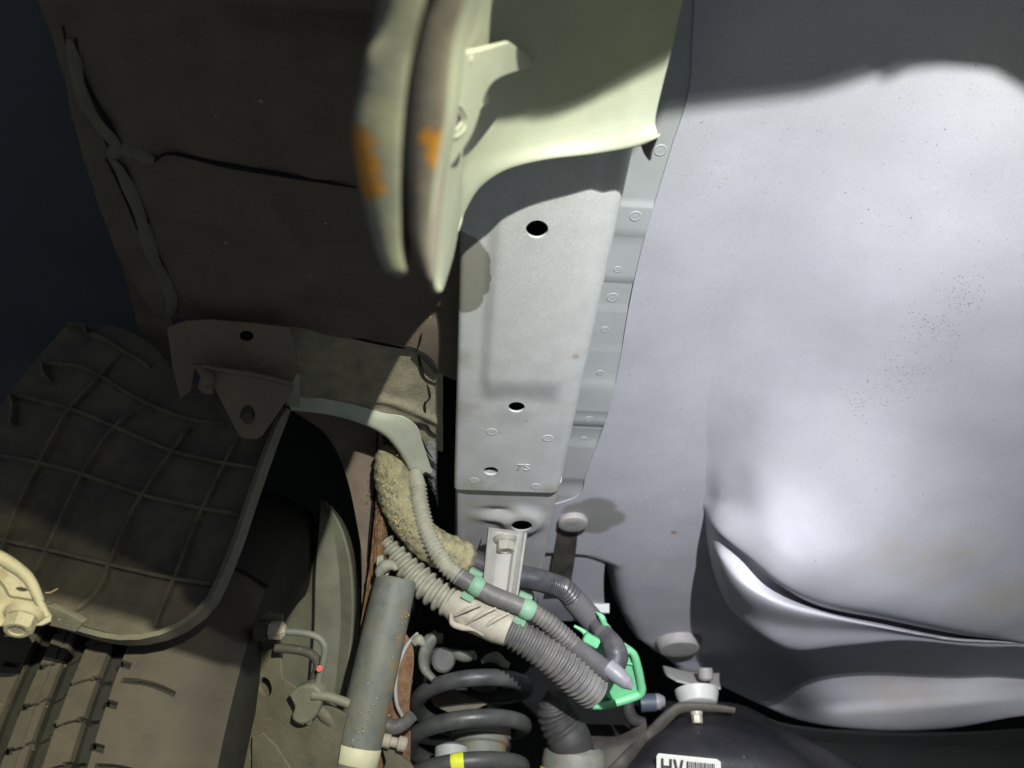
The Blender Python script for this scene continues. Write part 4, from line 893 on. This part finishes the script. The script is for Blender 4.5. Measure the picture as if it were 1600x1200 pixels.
# ---- foam wrapped hose that runs on as a smooth and then a corrugated hose
fh = empty('wrapped_hose', tuple(D(700, 850, .77)), 'thick hose wrapped in straw coated foam on the left, bare black beyond the metal stay', 'hose')
FP = [(604, 700, .785), (611, 735, .775), (619, 775, .77), (638, 815, .765), (668, 846, .762), (705, 866, .765), (738, 876, .77)]
P = crv([tuple(D(*q)) for q in FP], 110); s = np.linspace(0, 1, 110)
r = np.interp(s, [0, .04, .15, .35, .6, .85, .97, 1], [.008, .013, .0170, .0178, .0165, .0180, .0155, .010])
me = tubemesh('foam_wrap', P, r, 40, True, None, 80)
V = np.zeros(len(me.vertices)*3); me.vertices.foreach_get('co', V); V = V.reshape(-1, 3)
Nn = np.array([v.normal[:] for v in me.vertices]); rr = np.random.default_rng(3)
k = np.sin(V[:, 0]*420+V[:, 2]*300)*np.sin(V[:, 1]*380-V[:, 2]*260)*.0010+rr.normal(0, .00045, len(V)); V += Nn*k[:, None]
me.vertices.foreach_set('co', V.ravel()); me.update(); link('foam_wrap', me, M['foam'], fh)
tube('bare_hose', [tuple(D(*q)) for q in ((728, 874, .77), (758, 884, .775), (800, 898, .78), (840, 906, .785), (872, 916, .79), (884, 920, .79))], [.0115, .0125, .0118, .0114, .0112], M['hose'], fh, 60, 22)
corrugated('corrugated_length', [tuple(D(*q)) for q in ((858, 911, .787), (880, 920, .79), (898, 938, .795))], [.0112, .0118, .0120], .0038, .0013, M['hose'], fh, 8, 24, .9)
tube('tape', [tuple(D(*q)) for q in ((894, 934, .794), (908, 950, .797), (924, 968, .80), (934, 980, .80))], [.0122, .0125, .0124, .0122], M['hose_mid'], fh, 30, 22)
tube('branch', [tuple(D(*q)) for q in ((930, 975, .795), (946, 994, .778), (958, 1010, .765), (963, 1028, .757), (958, 1044, .75))], [.0095, .0090, .0105, .0120, .0105], M['hose'], fh, 40, 20)
tube('branch_ring', [tuple(D(*q)) for q in ((941, 989, .783), (946, 995, .778))], .0100, M['hose_mid'], fh, 6, 20)

# ---- thin corrugated cable with two mint clips and a plug
tc_ = empty('thin_conduit', tuple(D(760, 920, .73)), 'thin pale corrugated conduit with two mint green clips and a pointed end', 'cable conduit')
tube('collar', [tuple(D(*q)) for q in ((648, 738, .775), (651, 752, .77), (653, 762, .768))], [.0072, .0078, .0086], M['conduit'], tc_, 14, 18)
corrugated('corrugated_length', [tuple(D(*q)) for q in ((653, 760, .768), (656, 790, .76), (664, 822, .752), (678, 855, .745), (698, 885, .74), (718, 902, .737))], [.0088, .0094, .0092, .0090, .0086], .0042, .0016, M['conduit'], tc_, 8, 22, .6)
tube('sleeve', [tuple(D(*q)) for q in ((714, 899, .738), (740, 914, .735), (770, 930, .733), (810, 946, .732), (838, 958, .732))], [.0084, .0080, .0086, .0084, .0080], M['conduit2'], tc_, 50, 22)
corrugated('corrugated_length', [tuple(D(*q)) for q in ((834, 957, .732), (858, 974, .733), (888, 1000, .736), (894, 1006, .736))], [.0088, .0092, .0092], .0039, .0013, M['conduit2'], tc_, 8, 22, .9)
tube('taped_end', [tuple(D(*q)) for q in ((888, 1001, .737), (912, 1021, .740), (936, 1040, .743), (955, 1052, .745))], [.0085, .0088, .0096, .0090], M['hose_mid'], tc_, 30, 20)
tube('plug_tip', [tuple(D(*q)) for q in ((950, 1042, .742), (962, 1052, .738), (974, 1062, .735), (984, 1071, .733), (989, 1075, .732))], [.0088, .0086, .0080, .0068, .0025], M['tip'], tc_, 30, 20)
for (a, b, m) in (((738, 912, .735), (752, 920, .734), 'greendust'), ((816, 949, .732), (832, 956, .732), 'greendust')):
    p, q = D(*a), D(*b); u = (q-p)/np.linalg.norm(q-p)
    cl = tube('clip', [tuple(p-u*.001), tuple(p), tuple((p+q)/2), tuple(q), tuple(q+u*.001)], [.0086, .0097, .0099, .0097, .0086], M[m], tc_, 16, 22)
    c = (p+q)/2; vv = np.cross(u, FW); vv /= np.linalg.norm(vv); vv = -vv if vv @ UP > 0 else vv
    boxm('latch', tuple(c+vv*.0125-u*.003), tuple(u*.0060), tuple(vv*.0030), tuple(np.cross(u, vv)*.0050), M[m], cl)
    boxm('foot', tuple(c-vv*.008-u*.006+FW*.006), tuple(u*.0065), tuple(vv*.004), tuple(np.cross(u, vv)*.004), M[m], cl)
boxm('middle_tab', tuple(D(778, 954, .742)), tuple(RT*.004+UP*-.002), tuple(UP*.004), tuple(FW*.004), M['green'], tc_)

# ---- thick corrugated cable with a cream sleeve
tk = empty('thick_conduit', tuple(D(760, 970, .74)), 'thick corrugated conduit with a cream rubber sleeve, ending in the mint tray', 'cable conduit')
corrugated('coarse_length', [tuple(D(*q)) for q in ((604, 846, .775), (620, 866, .77), (645, 896, .762), (680, 926, .752), (724, 954, .744))], [.0095, .0135, .0155, .0155, .0150], .0090, .0046, M['conduit'], tk, 10, 24, .55)
tube('sleeve', [tuple(D(*q)) for q in ((706, 940, .748), (722, 952, .744), (750, 966, .740), (780, 978, .737), (796, 985, .735))], [.0150, .0160, .0162, .0160, .0168, .0150], M['sleeve'], tk, 40, 30)
for (p0, p1) in (((712, 962), (752, 945)), ((728, 975), (775, 950)), ((750, 985), (795, 958))):
    tube('sleeve_rib', [tuple(D(p0[0], p0[1], .726)), tuple(D((p0[0]+p1[0])/2, (p0[1]+p1[1])/2-2, .7215)), tuple(D(p1[0], p1[1], .726))], [.001, .0022, .001], M['sleeve'], tk, 16, 8)
tube('sleeve_rim', [tuple(D(x, y, .728)) for x, y in ((704, 958), (707, 974), (722, 980), (742, 984), (760, 992), (770, 994))], [.001, .003, .0032, .002, .003, .001], M['sleeve'], tk, 30, 10)
corrugated('fine_length', [tuple(D(*q)) for q in ((788, 982, .736), (815, 996, .735), (845, 1014, .735), (876, 1036, .737), (902, 1058, .742), (926, 1078, .75))], [.0150, .0160, .0172, .0185, .0192, .0190], .0056, .0026, M['conduit2'], tk, 9, 30, .8)

# ---- mint green tray holding the cable ends
tr = empty('cable_tray', tuple(D(930, 1040, .80)), 'mint green plastic cable tray under the hose ends', 'cable tray')
TPn = FW+UP*.35-RT*.15; TPn /= np.linalg.norm(TPn); TB = pl(D(940, 1050, .815), TPn)
plate('tray_floor', spl([(860, 1046), (880, 1030), (905, 1010), (930, 992), (952, 992), (975, 1008), (992, 1030), (1001, 1075), (996, 1084), (950, 1096), (925, 1098), (903, 1089), (880, 1068)], 60, True), TB, .002, M['green'], tr)
rim_ = [tuple(TB(x, y)-TPn*.004) for x, y in ((896, 1082), (910, 1094), (930, 1098), (955, 1095), (985, 1086), (1000, 1078), (999, 1060), (994, 1036), (988, 1018), (972, 1004))]
tube('tray_rim', rim_, [.003, .0045, .0045, .0045, .0048, .0045, .0045, .0042, .003], M['green'], tr, 70, 8)
for pts in (((941, 1078), (952, 1088), (957, 1096)), ((972, 1020), (984, 1020), (994, 1018)), ((978, 1034), (988, 1036), (996, 1040)), ((926, 1084), (930, 1090), (930, 1098))):
    tube('tray_rib', [tuple(TB(x, y)-TPn*.002) for x, y in pts], .0014, M['green'], tr, 10, 6)
boxm('side_latch', tuple(D(871, 1060, .765)), tuple(RT*.005+UP*-.002), tuple(UP*.009+RT*-.003), tuple(FW*.005), M['green'], tr, .0012)
tube('side_arm', [tuple(D(x, y, .765)) for x, y in ((851, 1035), (858, 1042), (866, 1052))], [.002, .0036, .0036], M['green'], tr, 14, 8)
tube('upper_arm', [tuple(D(x, y, .775)) for x, y in ((897, 978), (912, 987), (922, 1000), (932, 1005))], [.0014, .0022, .004, .003], M['green'], tr, 20, 8)
boxm('upper_latch', tuple(D(924, 1000, .765)), tuple(RT*.007+UP*-.004), tuple(UP*.004+RT*.002), tuple(FW*.004), M['green'], tr, .001)
tube('hose_grip', [tuple(D(x, y, d)) for x, y, d in ((932, 957, .785), (940, 964, .780), (944, 974, .782), (950, 982, .785), (956, 992, .79))], [.001, .0032, .0030, .0034, .002], M['green'], tr, 24, 8)
boxm('dusty_catch', tuple(D(975, 1016, .772)), tuple(RT*.005), tuple(UP*.0035), tuple(FW*.003), M['greendust'], tr, .0008)

# ---- metal stay with bolt
sy = empty('metal_stay', tuple(D(790, 880, .76)), 'pale galvanised channel stay bolted to the rail end over the hoses', 'bracket')
def stayp(t, u):   # t down the stay, u across with folded flanges
    a, b = np.array((762, 828.))*(1-t)+np.array((752, 926.))*t, np.array((824, 836.))*(1-t)+np.array((808, 946.))*t
    return a, b
rows = []
for t in np.linspace(0, 1, 26):
    a, b = stayp(t, 0); d = .772-.022*t; row = []
    for u, lift in ((0, .006), (.02, -.0045), (.07, -.0055), (.13, -.0045), (.22, -.0010), (.30, .001), (.36, .0005), (.42, .0), (.60, 0), (.66, -.0005), (.72, -.0040), (.80, -.0050), (.87, -.001), (.93, -.004), (.98, -.0045), (1, .005)):
        k = 1 if t > .30 else .45+.55*sstep(t, .05, .30)
        l = lift if u < .1 or u > .9 else lift*k
        q = a*(1-u)+b*u; row.append(D(q[0], q[1], d+l))
    rows.append(row)
rows = [[p+FW*.004+UP*.002 for p in rows[0]]]+rows
link('channel', gridmesh('channel', np.array(rows), .0012, 35), M['zinc'], sy)
hexbolt('bolt', tuple(D(789, 841, .768)), tuple(-FW*.55-UP*.75+RT*.05), .0085, .014, M['bolt'], sy, 1.42)

# ---- rubber boot with pale collar on the tank or arm below
bt = empty('cable_boot', tuple(D(890, 1140, .80)), 'black rubber cable boot standing in a pale ring below the mint tray', 'rubber boot')
tube('boot_neck', [tuple(D(x, y, .80)) for x, y in ((872, 1084), (868, 1096), (866, 1108))], [.010, .013, .016], M['boot'], bt, 20, 24)
P = [(862, 1095, .80), (864, 1106, .80), (868, 1118, .80), (876, 1134, .798), (886, 1150, .795), (895, 1172, .795), (898, 1190, .80)]
d_ = crv([tuple(D(*q)) for q in P], 70); s = np.linspace(0, 1, 70); r = np.interp(s, [0, .1, .3, .6, .8, 1], [.012, .017, .0195, .023, .0215, .019])+.0009*np.sin(s*70)*(s < .55)
link('boot_body', tubemesh('boot_body', d_, r, 32, True, None, 70), M['boot'], bt)
cc = D(897, 1178, .80)
revolve('collar', [(.021, .006), (.026, .007), (.0315, .002), (.033, -.006), (.0325, -.016), (.029, -.02)], M['shock'], bt, 44, tuple(cc), (.05, -.35, .94), cap=False)
revolve('yellow_ring', [(.0332, -.018), (.0345, -.017), (.0345, -.0145), (.0332, -.0135)], M['yellow'], bt, 44, tuple(cc), (.05, -.35, .94), cap=False)
revolve('collar_base', [(.035, -.018), (.041, -.022), (.043, -.06)], M['dusty_black'], bt, 44, tuple(cc), (.05, -.35, .94), cap=False)

# ---- black battery case at the lower right, with strap, label and stud
bc = empty('battery_case', tuple(D(1250, 1180, .88)), 'glossy black battery case with a white HV barcode label at the bottom edge', 'battery case')
rows = [[tuple(D(x, y, d)) for x, y, d in r] for r in [
 [(985, 1168, 1.02), (1040, 1120, 1.04), (1100, 1098, 1.05), (1160, 1102, 1.06), (1215, 1130, 1.06), (1300, 1175, 1.02), (1420, 1230, 1.0), (1700, 1300, 1.0)],
 [(975, 1185, .95), (1045, 1128, .97), (1100, 1114, .97), (1150, 1116, .97), (1205, 1134, .98), (1275, 1168, .96), (1380, 1222, .95), (1700, 1290, .95)],
 [(968, 1200, .90), (1040, 1150, .90), (1100, 1140, .90), (1150, 1142, .90), (1210, 1150, .90), (1262, 1180, .90), (1330, 1225, .90), (1700, 1320, .9)],
 [(955, 1230, .86), (1040, 1200, .86), (1100, 1195, .86), (1150, 1198, .86), (1210, 1205, .86), (1250, 1220, .86), (1300, 1250, .86), (1700, 1380, .86)],
 [(950, 1320, .85), (1040, 1320, .85), (1100, 1320, .85), (1150, 1320, .85), (1210, 1320, .85), (1250, 1320, .85), (1300, 1330, .85), (1700, 1420, .85)]]]
sheet('case_shell', rows, M['black_plastic'], bc, 50, 50, .004)
rows = [[tuple(D(x, y, d)) for x, y, d in r] for r in [[(1090, 1100, 1.05), (1150, 1104, 1.05), (1230, 1135, 1.05), (1420, 1150, 1.06), (1700, 1135, 1.08)], [(1090, 1140, 1.06), (1150, 1150, 1.06), (1240, 1170, 1.07), (1420, 1190, 1.08), (1700, 1190, 1.1)], [(1090, 1300, 1.08), (1150, 1300, 1.08), (1240, 1300, 1.08), (1420, 1300, 1.1), (1700, 1300, 1.1)]]]
sheet('rear_shell', rows, M['void'], bc, 30, 20, .004)
strap = [(948, 1215), (975, 1190), (1010, 1155), (1035, 1128), (1052, 1112), (1064, 1106), (1090, 1105), (1125, 1107), (1148, 1110)]
tube('strap', [tuple(D(x, y, .885+.05*(x > 1000))) for x, y in strap], [.008, .009, .009, .0085, .0075, .006, .004], M['dusty_black'], bc, 70, 14, sq=.6)
hexbolt('stud', tuple(D(1088, 1112, .925)), tuple(-UP*.85-FW*.5), .0058, .013, M['bolt'], bc, 1.25)
revolve('spacer', [(.02, -.002), (.0270, 0), (.0262, .006), (.0228, .016), (.0205, .0175), (.003, .0178)], M['white'], bc, 36, tuple(D(1088, 1079, .965)), (0, 0, -1))
LBp = pl(D(1080, 1195, .852), FW+UP*.25)
lbm = plate('label', [(1026, 1182), (1029, 1178), (1120, 1187), (1126, 1191), (1128, 1240), (1026, 1240)], LBp, .0008, M['paper'], bc, bevel=.0001)
LBf = pl(D(1080, 1195, .8495), FW+UP*.25)
def inkquad(pts, name='ink'): return plate(name, pts, LBf, .0004, M['ink'], lbm, bevel=0)
inkquad([(1033, 1185), (1037, 1185.4), (1037, 1196), (1046, 1197), (1046, 1186), (1050, 1186.4), (1050, 1215), (1046, 1215), (1046, 1200.5), (1037, 1199.5), (1037, 1215), (1033, 1215)], 'letter')
inkquad([(1052, 1186.6), (1056, 1187), (1060.5, 1207), (1064, 1187.8), (1068, 1188.2), (1063, 1215), (1058, 1215)], 'letter')
x = 1073
for wd in (3, 1, 1.5, 1, 2.2, 1, 1, 2, 1.2, 2.4, 1, 1.4, 1, 2, 1):
    yy = 1190+(x-1073)*.09; inkquad([(x, yy), (x+wd, yy+.05), (x+wd, 1225), (x, 1225)], 'bar'); x += wd+1.5
tube('case_ridge', [tuple(D(x, y, .90)) for x, y in ((1076, 1186), (1082, 1172), (1096, 1170), (1102, 1182))], [.002, .004, .004, .002], M['black_plastic'], bc, 16, 8)
# ---- stud plate on the end of the floor above the strap
sp2 = empty('mounting_tongue', tuple(D(1085, 1065, 1.15)), 'grey mounting tongue with a small stud under the round floor plug', 'bracket')
rows = [[tuple(D(x, y, d)) for x, y, d in r] for r in [[(1036, 1040, 1.16), (1080, 1050, 1.16), (1124, 1052, 1.16)], [(1042, 1052, 1.12), (1085, 1062, 1.12), (1124, 1066, 1.12)], [(1058, 1062, 1.10), (1090, 1070, 1.10), (1126, 1074, 1.10)]]]
sheet('tongue', rows, M['silver_darker'], sp2, 12, 12, .003)
revolve('stud', [(.0095, -.004), (.0105, 0), (.0105, .010), (.008, .013), (.002, .0135)], M['plug'], sp2, 22, tuple(D(1102, 1048, 1.10)), tuple(-UP*.9-FW*.3))
lo = empty('loom_clip', tuple(D(1020, 1098, .98)), 'blue grey taped wiring stub beside the strap', 'wiring')
tube('taped_stub', [tuple(D(x, y, .98)) for x, y in ((1000, 1099), (1014, 1098), (1024, 1098))], .0110, M['loom'], lo, 12, 16)
tube('bare_stub', [tuple(D(x, y, .98)) for x, y in ((1020, 1098), (1030, 1096), (1038, 1096))], [.0095, .0100, .006], M['tip'], lo, 12, 16)
tube('stub_holder', [tuple(D(x, y, .985)) for x, y in ((984, 1094), (982, 1108), (990, 1124), (1008, 1128))], [.006, .008, .008, .005], M['boot'], lo, 24, 12)
# ---- lower arm edge between boot and case
la = empty('lower_arm', tuple(D(950, 1190, .9)), 'dusty dark lower arm beside the rubber boot', 'suspension arm')
sheet('arm_skin', [[tuple(D(x, y, d)) for x, y, d in r] for r in [[(905, 1150, .93), (935, 1150, .93), (965, 1150, .93), (1010, 1128, .95)], [(920, 1178, .90), (945, 1170, .90), (975, 1168, .90), (1010, 1150, .93)], [(930, 1235, .87), (945, 1235, .87), (960, 1235, .87), (985, 1235, .90)]]], M['dusty_black'], la, 16, 20, .004)

# ---- pale bracket with bolt at the lower left
pb = empty('corner_bracket', tuple(D(30, 930, .47)), 'pale dusty sheet metal bracket with a bolt at the lower left corner over the tyre', 'bracket')
PB = pl(D(30, 930, .470), (-.35, .90, .30)); 
plate('bracket_plate', [(-60, 850), (-5, 866), (20, 880), (42, 896), (54, 912), (62, 930), (70, 950), (78, 962), (77, 970), (66, 975), (30, 976), (-60, 976)], PB, .003, M['pale_metal'], pb, [ell(34, 921, 12, 5.5, 20, .12)], .001)
M['pale_bracket'] = M['pale_metal'].copy(); bpy.data.objects['bracket_plate'].data.materials[0] = M['pale_bracket']
blobs(M['pale_bracket'], OFF['bracket_plate'], [(PB(x, y), r) for x, y, r in ((20, 955, .012), (60, 940, .008), (5, 895, .009), (35, 905, .006), (-5, 930, .012))], (.22, .17, .11), 1.1, .9, 170, .75)
tube('folded_edge', [tuple(PB(x, y)-FW*.001) for x, y in ((-60, 852), (-5, 868), (20, 882), (41, 898), (52, 913), (60, 931), (68, 950), (76, 963))], [.004, .004, .004, .0035, .003, .002], M['pale_metal'], pb, 40, 8)
tube('crease', [tuple(PB(x, y)-FW*.0004) for x, y in ((-12, 898), (0, 908), (8, 918), (16, 931), (30, 934), (48, 937), (62, 939))], .0011, M['armplate'], pb, 40, 6)
plate('spacer_tab', [(70, 945), (90, 952), (112, 962), (130, 972), (118, 986), (95, 980), (72, 975)], pl(D(100, 968, .478), FW+UP*.2), .004, M['plastic_edge'], pb)
hexbolt('bolt', tuple(PB(40, 958)-FW*.001), tuple(-FW*.75-UP*.6+RT*.1), .0082, .012, M['pale_metal'], pb, 1.35)
tube('dry_hair', [tuple(D(x, y, .46)) for x, y in ((71, 926), (78, 926), (84, 923), (90, 920))], .0003, M['fibre'], pb, 12, 5)
